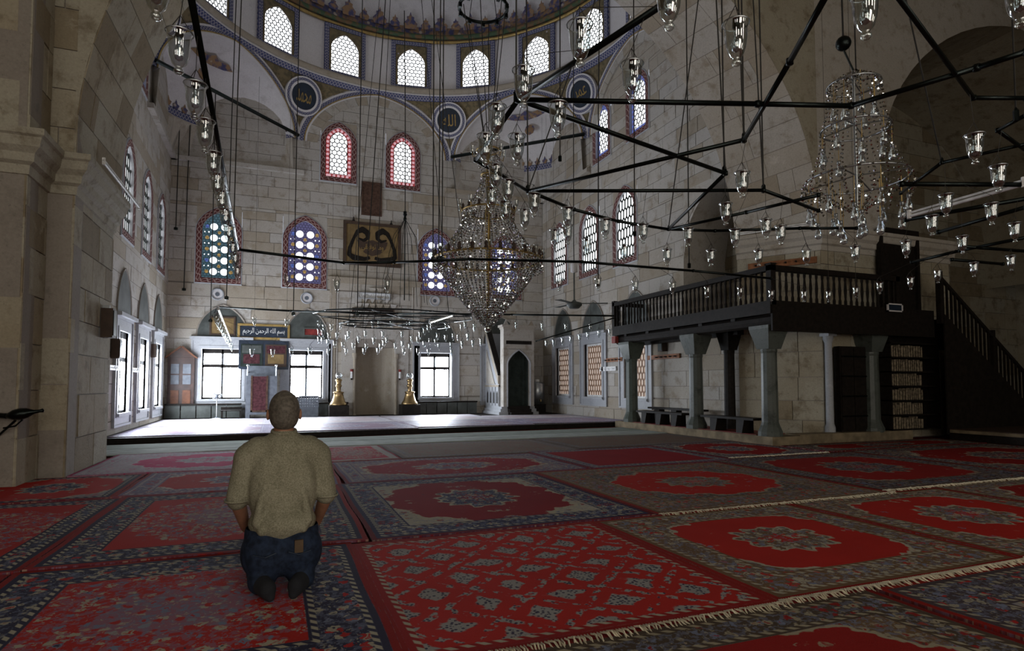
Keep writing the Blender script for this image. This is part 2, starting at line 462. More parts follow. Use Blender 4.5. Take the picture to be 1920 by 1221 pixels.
WN = [0]
def window_root():
    WN[0] += 1; o = empty('window_%d' % WN[0]); tag(o, kind='structure'); return o
def spandrel(root, fr, u0, u1, z0, z1, P, mat='limestone'):
    mb = MB()
    for a, b in zip(P[1:-2], P[2:-1]): mb.quad(fr(a[0], a[1], 0), fr(b[0], b[1], 0), fr(b[0], z1 + .001, 0), fr(a[0], z1 + .001, 0))
    mb.build('spandrel', mat, root)
def arch_window(fr, u0, u1, z0, z1, style, label=None):
    root = window_root()
    if label: root['label'] = label
    b = .165
    O = outline(u0, u1, z0, z1); I = outline(u0 + b, u1 - b, z0 + b, z1 - b)
    O2 = outline(u0 - .035, u1 + .035, z0 - .035, z1 + .04)
    spandrel(root, fr, u0, u1, z0, z1, O)
    mb = MB(); strip(mb, fr, O2, O, .012, .03, False); strip(mb, fr, O2, O2, .012, -.01, False); mb.build('outer_moulding', 'marble', root)
    mb = MB(); strip(mb, fr, O, I, .03, .012); mb.build('painted_border', 'red_braid', root)
    mb = MB(); strip(mb, fr, I, I, .012, -.085, False); mb.build('reveal', 'marble', root)
    m, w = (u0 + u1) / 2, (u1 - u0) / 2 - b
    if style in ('hex', 'long', 'blue', 'pink'):
        pm = MB(); fan(pm, fr, I, -.08)
        pm.build('glass_pane', {'pink': 'glass_red', 'blue': 'glass_blue'}.get(style, 'day_high'), root)
        J = I
        if style in ('pink', 'blue'):
            bb = .13; J = outline(u0 + b + bb, u1 - b - bb, z0 + b + bb, z1 - b - bb)
            pm = MB(); fan(pm, fr, J, -.072); pm.build('centre_pane', 'day_high', root)
            mid = outline(u0 + b + bb / 2, u1 - b - bb / 2, z0 + b + bb / 2, z1 - b - bb / 2)
            mid = mid + [mid[0]]; step = .145; acc = 0; ds = MB(); nn = 0
            for p, q in zip(mid, mid[1:]):
                L = math.hypot(q[0] - p[0], q[1] - p[1]); t = acc
                while t < L:
                    disc(ds, fr, p[0] + (q[0] - p[0]) * t / L, p[1] + (q[1] - p[1]) * t / L, .050, -.070, 8); t += step
                acc = t - L
            tag(ds.build('border_rounds', 'glass_pink' if style == 'pink' else 'glass_violet', root), kind='stuff')
            mb = MB(); strip(mb, fr, J, outline(u0 + b + bb + .02, u1 - b - bb - .02, z0 + b + bb + .02, z1 - b - bb - .02), -.06, -.06, False); mb.build('inner_bead', 'black_metal', root)
        mb = MB()
        if style == 'long': hexgrid(mb, fr, J, .092, .042, -.068, -.05, 2.1)
        else: hexgrid(mb, fr, J, .092, .028, -.068, -.055, 1.0)
        tag(mb.build('lead_lattice', 'black_metal', root), kind='stuff')
    else:  # discs
        pm = MB(); fan(pm, fr, I, -.08); pm.build('coloured_glass', style, root)
        zz = z0 + b; H = z1 - z0 - 2 * b; r = w * .225; am = MB(); vi = MB(); sm = MB()
        for i in range(5):
            zc = zz + H * (.10 + .172 * i)
            for s in (-1, 1):
                g = MB(); disc(g, fr, m + s * w * .32, zc, r, -.066, 16); g.build('round_pane', 'day_high', root)
                disc(am if (i + s) % 3 else vi, fr, m + s * w * .72, zc, r * .55, -.070, 8)
                disc(sm, fr, m + s * w * .86, zc + H * .085, .018, -.064, 6)
                if i < 4: disc(sm, fr, m + s * w * .62, zc + H * .086, .022, -.064, 6)
            if i < 4:
                disc(am, fr, m, zc + H * .086, r * .5, -.070, 8); disc(sm, fr, m, zc, .02, -.062, 6)
        am.build('amber_glass', 'glass_amber', root)['kind'] = 'stuff'
        vi.build('blue_glass', 'glass_blue', root)['kind'] = 'stuff'
        sm.build('small_rounds', 'day_high', root)['kind'] = 'stuff'
        mb = MB(); hexgrid(mb, fr, I, .055, .009, -.078, -.068); tag(mb.build('lead_lattice', 'black_metal', root), kind='stuff')
    return root
for i, (a, b) in enumerate(B_MID): arch_window(BACK, a, b, *B_MZ, ['glass_teal', 'glass_violet', 'glass_violet', 'glass_violet'][i])
for a, b in B_UP: arch_window(BACK, a, b, *B_UZ, 'pink')
for a, b in L_UP: arch_window(LEFT, a, b, *L_UZ, 'long')
for a, b in R_UP: arch_window(RIGHT, a, b, *R_UZ, 'long')
for a, b in L_TOP: arch_window(LEFT, a, b, *L_TZ, 'blue')
for a, b in R_TOP: arch_window(RIGHT, a, b, *R_TZ, 'blue')

def low_window(fr, u0, u1, z0, z1, style):
    root = window_root(); dp = .30 if fr is BACK else .10 if style == 'glazed' else .13
    # reveal and marble surround, moulded in two steps
    P = [(u0, z0), (u0, z1), (u1, z1), (u1, z0)]
    mb = MB(); strip(mb, fr, P, P, .0, -dp, False); mb.build('reveal', 'marble', root)
    def ring(name, a, b, d0, d1, mat='marble'):
        Q = [(u0 - a, z0 - a), (u0 - a, z1 + a), (u1 + a, z1 + a), (u1 + a, z0 - a)]
        S = [(u0 - b, z0 - b), (u0 - b, z1 + b), (u1 + b, z1 + b), (u1 + b, z0 - b)]
        m2 = MB(); strip(m2, fr, Q, S, d1, d1, False); strip(m2, fr, Q, Q, d0, d1, False); strip(m2, fr, S, S, d0, d1, False); m2.build(name, mat, root)
    ring('inner_architrave', 0, .09, -.05, .05); ring('outer_architrave', .09, .24, -.02, .03); ring('edge_moulding', .24, .29, -.02, .055)
    MB().fbox(fr, u0 - .32, u1 + .32, z1 + .29, z1 + .37, -.05, .14).build('hood_ledge', 'marble', root)
    MB().fbox(fr, u0 - .10, u1 + .10, z0 - .07, z0, -.30, .10).build('sill', 'marble', root)
    # tympanum
    m = (u0 + u1) / 2; hw = (u1 - u0) / 2 + .13
    T = [(m - hw, z1 + .37)] + arch_pts(m - hw, m + hw, z1 + .44, z1 + 1.36, 8, .2) + [(m + hw, z1 + .37)]
    T2 = [(m - hw - .04, z1 + .37)] + arch_pts(m - hw - .04, m + hw + .04, z1 + .44, z1 + 1.41, 8, .2) + [(m + hw + .04, z1 + .37)]
    mb = MB(); fan(mb, fr, T, .012); mb.build('tympanum', 'slate_green', root)
    mb = MB(); strip(mb, fr, T2, T, .03, .012, False); strip(mb, fr, T2, T2, -.02, .03, False); mb.build('tympanum_edge', 'joint', root)
    if style == 'glazed':
        zm = z0 + (z1 - z0) * .66; f = .05
        for (a, b) in ((u0, m), (m, u1)):
            for (c, d) in ((z0, zm), (zm, z1 - .08)):
                g = MB(); fan(g, fr, [(a + f, c + f), (b - f, c + f), (b - f, d - f), (a + f, d - f)], -dp + .062)
                g.build('pane', 'day_low', root)
        for n_, q in (('stile', (u0, u0 + f, z0, z1)), ('stile', (u1 - f, u1, z0, z1)), ('mullion', (m - .02, m + .02, z0, z1)), ('rail', (u0, u1, z0, z0 + f)), ('rail', (u0, u1, z1 - .14, z1)), ('transom', (u0, u1, zm - .05, zm + .05))):
            MB().fbox(fr, *q, -dp - .02, -dp + .07).build(n_, 'dark_wood', root)
        mb = MB()
        for k in range(1, 6): mb.tube([fr(u0 + (u1 - u0) * k / 6, z0, -dp - .06), fr(u0 + (u1 - u0) * k / 6, z1, -dp - .06)], .008, 4)
        mb.fbox(fr, u0 - .1, u1 + .1, z0 - .1, z1 + .1, -dp - .12, -dp - .10)
        mb.build('outer_grille', 'grey_paint', root)
    else:
        g = MB(); fan(g, fr, [(u0, z0), (u0, z1), (u1, z1), (u1, z0)], -dp + .02); g.build('shutter_panel', 'lattice_lit', root)
        mb = MB(); hexgrid(mb, fr, [(u0, z0), (u0, z1), (u1, z1), (u1, z0)], .085, .034, -dp + .025, -dp + .05, 1.4); tag(mb.build('shutter_lattice', 'tan_wood', root), kind='stuff')
        ring('shutter_frame', -.06, 0, -dp, -dp + .06, 'white_paint')
for a, b in B_LOW: low_window(BACK, a, b, *B_LZ, 'glazed')
for a, b in L_LOW: low_window(LEFT, a, b, *L_LZ, 'glazed')
for a, b in R_LOW: low_window(RIGHT, a, b, *R_LZ, 'lattice')

# ------------------------------------------------------------------ octagon of arches under the drum
HS, ZS, ZA, RO = 2.62, 9.30, 11.45, 6.33
def side(th):
    s, c = math.sin(R(th)), math.cos(R(th))
    return Frame((XC + RO * s, YC + RO * c, 0), (c, -s, 0), (-s, -c, 0))
def half(a, r=HS):   # a 0..90: from springing to apex
    k = r / HS
    return r * math.cos(a), ZS + (ZA - ZS) * k * (math.sin(a) * .88 + .12 * (1 - math.cos(a)))
def arc(r, n=18): 
    L = [half(math.pi / 2 * i / n, r) for i in range(n + 1)]
    return L + [(-u, z) for u, z in L[-2::-1]]
for th, nm in ((0, 'back'), (-45, 'left_corner'), (45, 'right_corner'), (90, 'right'), (-90, 'left')):
    fr = side(th); root = empty('trim_arch_%s' % nm); tag(root, 'painted arch moulding under the dome drum', None, None, 'structure')
    for n_, r1, r2, mat, d in (('white_bead', HS + .04, HS - .03, 'plaster', .05), ('blue_band', HS - .03, HS - .17, 'blue_braid', .035), ('gold_bead', HS - .17, HS - .21, 'gilt', .05), ('inner_bead', HS - .21, HS - .27, 'plaster', .04)):
        mb = MB(); A, B = arc(r1), arc(r2); s = 0
        for i in range(len(A) - 1):
            L = math.hypot(A[i + 1][0] - A[i][0], A[i + 1][1] - A[i][1])
            mb.quad(fr(*A[i], d), fr(*A[i + 1], d), fr(*B[i + 1], d), fr(*B[i], d), [(s, 0), (s + L, 0), (s + L, 1), (s, 1)]); s += L
            mb.quad(fr(*B[i], d), fr(*B[i + 1], d), fr(*B[i + 1], -.02), fr(*B[i], -.02))
        mb.build(n_, mat, root)
    A, B = arc(HS - .27), arc(HS - .62); n = len(A) - 1
    if nm in ('back', 'right', 'left'):
        for i in range(0, n, 2):
            j = min(i + 2, n); q = [A[i], A[j], B[j], B[i]]; cu = sum(p[0] for p in q) / 4; cz = sum(p[1] for p in q) / 4
            q = [(cu + (p[0] - cu) * .975, cz + (p[1] - cz) * .975) for p in q]
            MB().hexa([fr(*p, -.03) for p in q] + [fr(*p, .048) for p in q]).build('voussoir', 'limestone', root)
    # dark tie rod and conch for the corner arches
    if abs(th) == 45:
        mb = MB(); na, nb = 24, 10; dep = 2.15; P = []
        for i in range(na + 1):
            a = math.pi * i / na
            for j in range(nb + 1):
                b = math.pi / 2 * j / nb; r = HS - .27
                P.append(fr(r * math.cos(a), ZS + (ZA - ZS - .2) * math.sin(a) * math.sin(b), -dep * math.sin(a) * math.cos(b)))
        mb.v += [tuple(p) for p in P]
        for i in range(na):
            for j in range(nb):
                o = i * (nb + 1) + j; mb.f.append((o, o + 1, o + nb + 2, o + nb + 1))
        mb.build('conch', 'plaster', root, True)
        # corbelled underside going down into the corner
        mb = MB(); base = [fr((HS - .27) * math.cos(math.pi * i / na), ZS, -dep * math.sin(math.pi * i / na)) for i in range(na + 1)]
        low = [fr((HS - .2) * math.cos(math.pi * i / na), 8.25, -2.62 + abs(math.cos(math.pi * i / na)) * 2.62) for i in range(na + 1)]
        for i in range(na): mb.quad(base[i], base[i + 1], low[i + 1], low[i])
        mb.build('corbel', 'limestone', root)
        mb = MB()
        for i in range(na):
            p, q = base[i], base[i + 1]; up = Vector((0, 0, .22)); inn = fr.n * .04
            mb.quad(p + inn, q + inn, q + inn + up, p + inn + up, [(i * .3, 0), (i * .3 + .3, 0), (i * .3 + .3, 1), (i * .3, 1)])
        mb.build('painted_skirting', 'blue_braid', root)
        for i in range(1, na):
            p = base[i] + fr.n * .05
            f2 = Frame(p, fr.u, fr.n); m = MB()
            Q = [(-.05, .2), (-.11, .33), (-.04, .36), (0, .5), (.04, .36), (.11, .33), (.05, .2)]
            fan(m, f2, Q, .03); fan(m, f2, Q[::-1], .0); m.build('crest', 'dome_paint', root)
        MB().tube([fr(-HS + .1, ZS + .12, .1), fr(HS - .1, ZS + .12, .1)], .06, 6).build('tie_rod', 'black_metal', root)
        fc = fr(0, ZS + 1.25, -1.3)
        m = MB(); disc(m, Frame(fc, fr.u, fr.n), 0, 0, .2, .0, 8); m.build('painted_rosette', 'dome_paint', root)
        m = MB(); f2 = TFrame(fr(0, ZS + 1.62, -.95), fr.u, Vector((0, 0, .5)) + fr.n * .6, fr.n - Vector((0, 0, .6)))
        fan(m, f2, [(-.75, 0), (-.5, .14), (-.2, .08), (0, .2), (.2, .08), (.5, .14), (.75, 0), (.45, -.1), (0, -.16), (-.45, -.1)], .02); m.build('painted_cartouche', 'dome_paint', root)
        MB().fbox(fr, -2.6, 2.6, 8.12, 8.25, -2.62, -2.5) if False else None
# cornice shelf in the two far corners
for s, nm in ((1, 'left'), (-1, 'right')):
    root = empty('trim_corner_%s' % nm); tag(root, 'stone cornice below the corner half dome', None, None, 'structure')
    x0, x1 = (XL, XL + 3.9) if s > 0 else (XR - 3.9, XR)
    MB().fbox(BACK, x0, x1, 8.12, 8.25, -.02, .14).build('ledge', 'limestone', root)
    MB().fbox(LEFT if s > 0 else RIGHT, 17.2, 21, 8.12, 8.25, -.02, .14).build('ledge', 'limestone', root)

# pendentives between the arches
def polar(p): dx, dy = p.x - XC, p.y - YC; return math.atan2(dx, dy), math.hypot(dx, dy)
WORDS = {-22.5: 'محمد', 22.5: 'الله', 67.5: 'عمر', -67.5: 'علي'}
for va in (-67.5, -22.5, 22.5, 67.5):
    f1, f2 = side(va - 22.5), side(va + 22.5); ns, ntt = 14, 12; mb = MB(); P = []
    for i in range(ns + 1):
        a = math.pi / 2 * i / ns; u, z = half(a)
        a1, r1 = polar(f1(u, z)); a2, r2 = polar(f2(-u, z))
        if a2 < a1 - 1e-6: a2 += 2 * math.pi
        for j in range(ntt + 1):
            t = j / ntt; an = a1 + (a2 - a1) * t; r = r1 + (r2 - r1) * t
            P.append((XC + r * math.sin(an), YC + r * math.cos(an), z + .0))
    mb.v = P
    for i in range(ns):
        for j in range(ntt):
            o = i * (ntt + 1) + j; mb.f.append((o, o + 1, o + ntt + 2, o + ntt + 1))
    root = mb.build('trim_pendentive', 'pendentive_gold', None, True); tag(root, 'gold painted pendentive between two arches', None, None, 'structure')
    s, c = math.sin(R(va)), math.cos(R(va)); tl = R(16)
    n = Vector((-s * math.cos(tl), -c * math.cos(tl), -math.sin(tl))); up = Vector((-s * math.sin(tl), -c * math.sin(tl), math.cos(tl)))
    fr = TFrame((XC + 6.52 * s, YC + 6.52 * c, 10.68), (c, -s, 0), up, n)
    ro = empty('calligraphy_roundel', fr(0, 0, 0)); loc = ro.location.copy()
    tag(ro, {-22.5: 'black roundel with gold lettering on the pendentive left of the middle arch', 22.5: 'black roundel with gold lettering on the pendentive right of the middle arch', 67.5: 'black roundel with gold lettering high on the right side beside the lamp rods', -67.5: 'black roundel with gold lettering at far upper left behind the lamp rod'}[va], 'roundel', 'calligraphy roundels')
    frl = TFrame((0, 0, 0), (c, -s, 0), up, n)
    for n_, r1, r2, mat, d in (('outer_ring', .62, .575, 'plaster', .07), ('braid_ring', .575, .49, 'blue_braid', .06), ('inner_ring', .49, .42, 'plaster', .075)):
        m = MB(); k = 32; s0 = 0
        A = [(r1 * math.cos(2 * math.pi * i / k), r1 * math.sin(2 * math.pi * i / k)) for i in range(k)]; B = [(p[0] * r2 / r1, p[1] * r2 / r1) for p in A]
        strip(m, frl, A, B, d, d); strip(m, frl, A, A, -.1, d, False); m.build(n_, mat, ro)
    m = MB(); disc(m, frl, 0, 0, .43, .055, 32); m.build('black_disc', 'navy_paint', ro)
    lettering('lettering', WORDS[va], frl, 0, 0, .50, .40, .066, 'gilt', ro)

# drum, windows of the drum, rope, dome
def ringmesh(prof, n=96): return MB().lathe(prof, (XC, YC, 0), n)
tag(ringmesh([(6.33, 11.40), (6.33, 13.62)]).build('wall_drum', 'plaster', None, True), 'white plastered drum of the dome', None, None, 'structure')
cr = empty('trim_drum'); tag(cr, 'moulded ring at the foot of the drum', None, None, 'structure')
ringmesh([(6.36, 11.40), (6.22, 11.42), (6.22, 11.50), (6.33, 11.50)]).build('white_ring', 'plaster', cr, True)
m = ringmesh([(6.33, 11.5), (6.19, 11.5), (6.14, 11.6), (6.14, 11.66), (6.33, 11.70)]); m.build('stone_ring', 'limestone', cr, True)
mb = MB(); k = 96
for i in range(k):
    a, b = 2 * math.pi * i / k, 2 * math.pi * (i + 1) / k
    p = lambda w, r, z: (XC + r * math.sin(w), YC + r * math.cos(w), z)
    mb.quad(p(a, 6.345, 11.28), p(b, 6.345, 11.28), p(b, 6.215, 11.42), p(a, 6.215, 11.42), [(i * .41, 0), (i * .41 + .41, 0), (i * .41 + .41, 1), (i * .41, 1)])
mb.build('blue_ring', 'blue_braid', cr)
rp = empty('trim_dome'); tag(rp, 'painted rope and crest at the foot of the dome', None, None, 'structure')
mb = MB(); mb.tube([(XC + 6.2 * math.sin(2 * math.pi * i / 96), YC + 6.2 * math.cos(2 * math.pi * i / 96), 13.58) for i in range(97)], .085, 8, False); mb.build('rope', 'dome_rope', rp, True)
mb = MB(); mb.tube([(XC + 6.25 * math.sin(2 * math.pi * i / 96), YC + 6.25 * math.cos(2 * math.pi * i / 96), 13.43) for i in range(97)], .06, 6, False); mb.build('lower_bead', 'gilt', rp, True)
ringmesh([(6.33, 13.6), (6.26, 13.68), (6.25, 13.95)]).build('painted_band', 'dome_paint', rp, True)
tag(ringmesh([(6.33 * math.cos(R(a)), 13.62 + 6.0 * math.sin(R(a))) for a in range(0, 91, 6)]).build('ceiling_dome', 'plaster', None, True), 'pale plaster dome', None, None, 'structure')
npal = 72; palm = None
for i in range(npal):
    w = 360 / npal * i - 180
    if not -60 <= w <= 100: continue
    s, c = math.sin(R(w)), math.cos(R(w)); big = i % 2 == 0
    fr = Frame((XC + 6.16 * s, YC + 6.16 * c, 13.9), (c, -s, 0), (-s, -c, 0)); k = 1.0 if big else .7
    Q = [(-.2, -.1), (-.24, .1), (-.12, .24), (-.13, .34), (-.05, .36), (0, .52), (.05, .36), (.13, .34), (.12, .24), (.24, .1), (.2, -.1)]
    Q = [(u * k, z * k) for u, z in Q]
    m = MB(); fan(m, fr, Q, .02); fan(m, fr, Q[::-1], 0); strip(m, fr, Q, Q, 0, .02, False); m.build('palmette', 'dome_paint', rp)
dwm = None; NW = 17
for kk in range(-8, 9):
    w = 10.4 + kk * 360 / NW
    F0 = Frame((0, 0, 0), (1, 0, 0), (0, -1, 0)); s, c = math.sin(R(w)), math.cos(R(w))
    root = window_root(); root.location = (XC + 6.25 * s, YC + 6.25 * c, 0); root.rotation_euler = (0, 0, R(-w))
    root['label'] = 'arched honeycomb window in the drum of the dome'
    if dwm is None:
        dwm = []
        O = [(-.70, 11.70), (-.70, 13.36), (.70, 13.36), (.70, 11.70)]; I = [(-.55, 11.76), (-.55, 13.22), (.55, 13.22), (.55, 11.76)]
        m = MB(); strip(m, F0, O, I, .05, .05); strip(m, F0, O, O, -.2, .05, False); dwm.append(('painted_frame', m.mesh('painted_frame', 'blue_braid')))
        G = outline(-.47, .47, 11.78, 13.10, .50, 8, .35)
        m = MB()
        for a, b in zip(G[1:-2], G[2:-1]): m.quad(F0(a[0], a[1], .03), F0(b[0], b[1], .03), F0(b[0], 13.22, .03), F0(a[0], 13.22, .03))
        m.quad(F0(-.55, 11.76, .03), F0(-.47, 11.76, .03), F0(-.47, 13.22, .03), F0(-.55, 13.22, .03)); m.quad(F0(.55, 11.76, .03), F0(.47, 11.76, .03), F0(.47, 13.22, .03), F0(.55, 13.22, .03))
        dwm.append(('spandrel', m.mesh('spandrel', 'pendentive_gold')))
        m = MB(); strip(m, F0, G, G, .03, -.04, False); dwm.append(('reveal', m.mesh('reveal', 'plaster')))
        m = MB(); fan(m, F0, G, -.02); dwm.append(('glass_pane', m.mesh('glass_pane', 'day_white')))
        m = MB(); hexgrid(m, F0, G, .080, .028, -.012, .0); dwm.append(('lead_lattice', m.mesh('lead_lattice', 'black_metal')))
    for n_, me in dwm:
        o = link(n_, me, root)
        if n_ == 'lead_lattice': o['kind'] = 'stuff'

# ------------------------------------------------------------------ the great arch and its piers
def far(t):   # t 0 left foot .. 1 right foot
    a = math.pi * (1 - t); r = 5.52 if t < .5 else 6.2
    return Vector((3.24 + r * math.cos(a), 10.75 - .30 * t, 4.0 + 6.0 * math.sin(a)))
def near(t):
    a = math.pi * (1 - t); r = 5.60 if t < .5 else 7.1
    return Vector((3.24 + r * math.cos(a), 8.80 + .25 * t, 4.0 + .3 * t + 6.0 * math.sin(a)))
root = empty('wall_great_arch'); tag(root, 'great stone arch spanning the hall between the piers', None, None, 'structure')
mb = MB(); n = 48
for i in range(n): mb.quad(near(i / n), near((i + 1) / n), far((i + 1) / n), far(i / n))
mb.build('soffit_joints', 'joint', root)
rnd = random.Random(8); nrow = 40; st = MB()
for i in range(nrow):
    t0, t1 = i / nrow, (i + 1) / nrow; cuts = [0] + sorted(rnd.sample([.22, .3, .4, .5, .6, .7, .8], 2)) + [1]
    for a, b in zip(cuts, cuts[1:]):
        S = lambda t, v: near(t).lerp(far(t), v); g = .002; gt = .0004
        q = [S(t0 + gt, a + g), S(t1 - gt, a + g), S(t1 - gt, b - g), S(t0 + gt, b - g)]
        nn = (q[1] - q[0]).cross(q[3] - q[0]).normalized()
        if nn.dot(Vector((3.24, 10, 3)) - q[0]) < 0: nn = -nn
        hh = rnd.uniform(.012, .018); m = MB() if not .3 < t0 < .7 else st
        m.hexa(q + [p + nn * hh for p in q])
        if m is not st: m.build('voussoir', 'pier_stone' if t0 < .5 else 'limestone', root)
st.build('crown_voussoirs', 'limestone', root)['kind'] = 'stuff'
mb = MB()
for i in range(n):      # face of the arch towards the camera
    p, q = near(i / n), near((i + 1) / n); mb.quad(p, q, Vector((q.x, q.y, 12.2)), Vector((p.x, p.y, 12.2)))
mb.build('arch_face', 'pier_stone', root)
mb = MB()
for i in range(n):      # and towards the bay
    p, q = far(i / n), far((i + 1) / n); mb.quad(p, q, Vector((q.x, q.y, 12.2)), Vector((p.x, p.y, 12.2)))
mb.build('arch_back', 'limestone', root)

# left pier: a side face towards the hall, a front face, a projecting pilaster
PLF = Frame((0, 8.80, 0), (1, 0, 0), (0, -1, 0)); PLS = Frame((-2.33, 0, 0), (0, 1, 0), (1, 0, 0)); PLP = Frame((0, 8.12, 0), (1, 0, 0), (0, -1, 0)); PLQ = Frame((-2.60, 0, 0), (0, 1, 0), (1, 0, 0))
tag(MB().box(-6.0, -2.36, 8.86, 10.74, -.02, 12.2).build('wall_pier_left_core', 'joint'), 'core of the left pier', None, None, 'structure')
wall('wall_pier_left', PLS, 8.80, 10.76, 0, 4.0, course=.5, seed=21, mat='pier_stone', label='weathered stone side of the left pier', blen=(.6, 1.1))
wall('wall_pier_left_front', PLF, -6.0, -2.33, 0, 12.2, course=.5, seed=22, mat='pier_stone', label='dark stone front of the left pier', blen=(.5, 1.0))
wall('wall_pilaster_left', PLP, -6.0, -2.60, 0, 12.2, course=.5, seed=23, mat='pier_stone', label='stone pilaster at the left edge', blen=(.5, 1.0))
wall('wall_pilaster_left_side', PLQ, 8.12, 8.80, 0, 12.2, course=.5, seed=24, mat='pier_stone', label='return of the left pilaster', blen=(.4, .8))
def cornice(name, path, z, prof, mat, label):
    """moulding swept along plan points, prof = (out, z)"""
    mb = MB(); pts = [Vector((x, y, 0)) for x, y in path]; N = []
    for i, p in enumerate(pts):
        ds = []
        if i > 0: ds.append((p - pts[i - 1]).normalized())
        if i < len(pts) - 1: ds.append((pts[i + 1] - p).normalized())
        nn = [Vector((-d.y, d.x, 0)) for d in ds]; m = sum(nn, Vector()) / len(nn)
        if len(nn) == 2: m = m / max(.3, m.length_squared)
        N.append(m)
    for (o1, z1), (o2, z2) in zip(prof, prof[1:]):
        for i in range(len(pts) - 1):
            q = [pts[i] + N[i] * o1 + Vector((0, 0, z + z1)), pts[i + 1] + N[i + 1] * o1 + Vector((0, 0, z + z1)), pts[i + 1] + N[i + 1] * o2 + Vector((0, 0, z + z2)), pts[i] + N[i] * o2 + Vector((0, 0, z + z2))]
            mb.quad(*q)
    o = mb.build(name, mat); tag(o, label, None, None, 'structure'); return o
PROF = [(-.05, -.42), (.02, -.40), (.03, -.30), (.08, -.27), (.09, -.18), (.15, -.12), (.17, -.02), (.20, 0), (.20, .07), (-.05, .09)]
cornice('trim_cornice_left', [(-2.33, 10.78), (-2.33, 8.80), (-2.60, 8.80), (-2.60, 8.12), (-6, 8.12)][::-1], 3.86, [(-o, zz) for o, zz in PROF], 'pier_stone', 'moulded stone cornice of the left pier')

# right pier
PA, PB, PC_ = (9.45, 10.45), (10.35, 9.05), (14.3, 9.05)
PRD = Frame((PA[0], PA[1], 0), (PB[0] - PA[0], PB[1] - PA[1], 0), (-(PA[1] - PB[1]), -(PB[0] - PA[0]), 0))
LD = math.hypot(PB[0] - PA[0], PB[1] - PA[1])
PRF = Frame((0, 9.05, 0), (1, 0, 0), (0, -1, 0))
tag(MB().hexa([(x, y, z) for z in (-.02, 4.35) for x, y in ((9.6, 10.48), (10.42, 9.12), (14.28, 9.12), (14.28, 11.6))]).build('wall_pier_right_core', 'joint', fix=True), 'core of the right pier', None, None, 'structure')
wall('wall_pier_right_side', PRD, 0, LD, 0, 4.35, course=.46, seed=31, mat='pier_stone', label='slanting stone side of the right pier behind the gallery', blen=(.4, .9))
wall('wall_pier_right', PRF, 10.35, 14.3, 0, 4.35, course=.46, seed=32, mat='pier_stone', label='stone front of the right pier behind the gallery')
cornice('trim_cornice_right', [PA, PB, PC_, (14.3, 11.6)], 4.28, [(-o, zz) for o, zz in PROF], 'limestone', 'moulded stone cornice of the right pier')
# wall above the right pier with the dark side arch
SA = [(12.15, 4.37)] + arch_pts(12.15, 22.4, 5.6, 10.1, 14, .1) + [(22.4, 4.37)]
mb = MB(); mb.quad((10.2, 9.06, 4.3), (12.15, 9.05, 4.3), (12.15, 9.05, 12.2), (10.2, 9.06, 12.2))
for a, b in zip(SA[1:-1], SA[2:-1]): mb.quad((a[0], 9.05, a[1]), (b[0], 9.05, b[1]), (b[0], 9.05, 12.2), (a[0], 9.05, 12.2))
mb.quad((22.4, 9.05, 0), (24, 9.05, 0), (24, 9.05, 12.2), (22.4, 9.05, 12.2))
root = mb.build('wall_side_arch', 'limestone'); tag(root, 'stone wall with the shadowed side arch at the upper right', None, None, 'structure')
mb = MB()
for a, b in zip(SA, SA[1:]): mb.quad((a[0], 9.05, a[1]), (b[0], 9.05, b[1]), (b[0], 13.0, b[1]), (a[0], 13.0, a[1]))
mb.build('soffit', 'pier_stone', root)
SB = Frame((0, 13.0, 0), (1, 0, 0), (0, -1, 0))
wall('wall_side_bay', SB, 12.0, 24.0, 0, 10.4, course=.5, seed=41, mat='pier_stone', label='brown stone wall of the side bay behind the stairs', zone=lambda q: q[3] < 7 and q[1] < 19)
# shell of the hall behind and beside the camera
def shell(n_, x0, x1, y0, y1, z0, z1, lab): return tag(MB().box(x0, x1, y0, y1, z0, z1).build(n_, 'pier_stone'), lab, None, None, 'structure')
shell('ceiling', -9, 24, -6.3, 10.6, 12.1, 12.4, 'stone vault over the near hall')
shell('wall_near_left', -9.2, -8.9, -6.3, 9.0, -.1, 12.2, 'stone wall left of the viewer')
shell('wall_near_right', 24, 24.3, -6.3, 13.3, -.1, 12.2, 'stone wall far right')
shell('wall_left_return', -9, -5.9, 8.9, 9.2, -.1, 12.2, 'stone wall beside the left pier')
rear = Frame((0, -6.0, 0), (1, 0, 0), (0, 1, 0))
FILL_HOLES = [(a, a + 1.5, .7, 3.5) for a in (-7, -3.5, 5.5, 9.5)] + [(a, a + 1.4, 5.2, 7.8) for a in (-5, -1, 3, 7)] + [(.6, 3.4, 0, 4.2)]
mb = MB(); rr = [(-9, 24, -.1, 12.2)]
for h in FILL_HOLES: rr = cut(rr, h)
for q in rr: mb.fbox(rear, *q, -.3, 0)
tag(mb.build('wall_rear', 'pier_stone'), 'entrance wall behind the viewer', None, None, 'structure')
for q in FILL_HOLES:
    root = window_root(); m = MB(); fan(m, rear, [(q[0], q[2]), (q[1], q[2]), (q[1], q[3]), (q[0], q[3])], -.15); m.build('pane', 'fill_rear', root)  # unseen glowing pane, added to fill the near hall with light
    for a in (1, 2): 
        u = q[0] + (q[1] - q[0]) * a / 3; MB().fbox(rear, u - .03, u + .03, q[2], q[3], -.18, -.1).build('mullion', 'dark_wood', root)
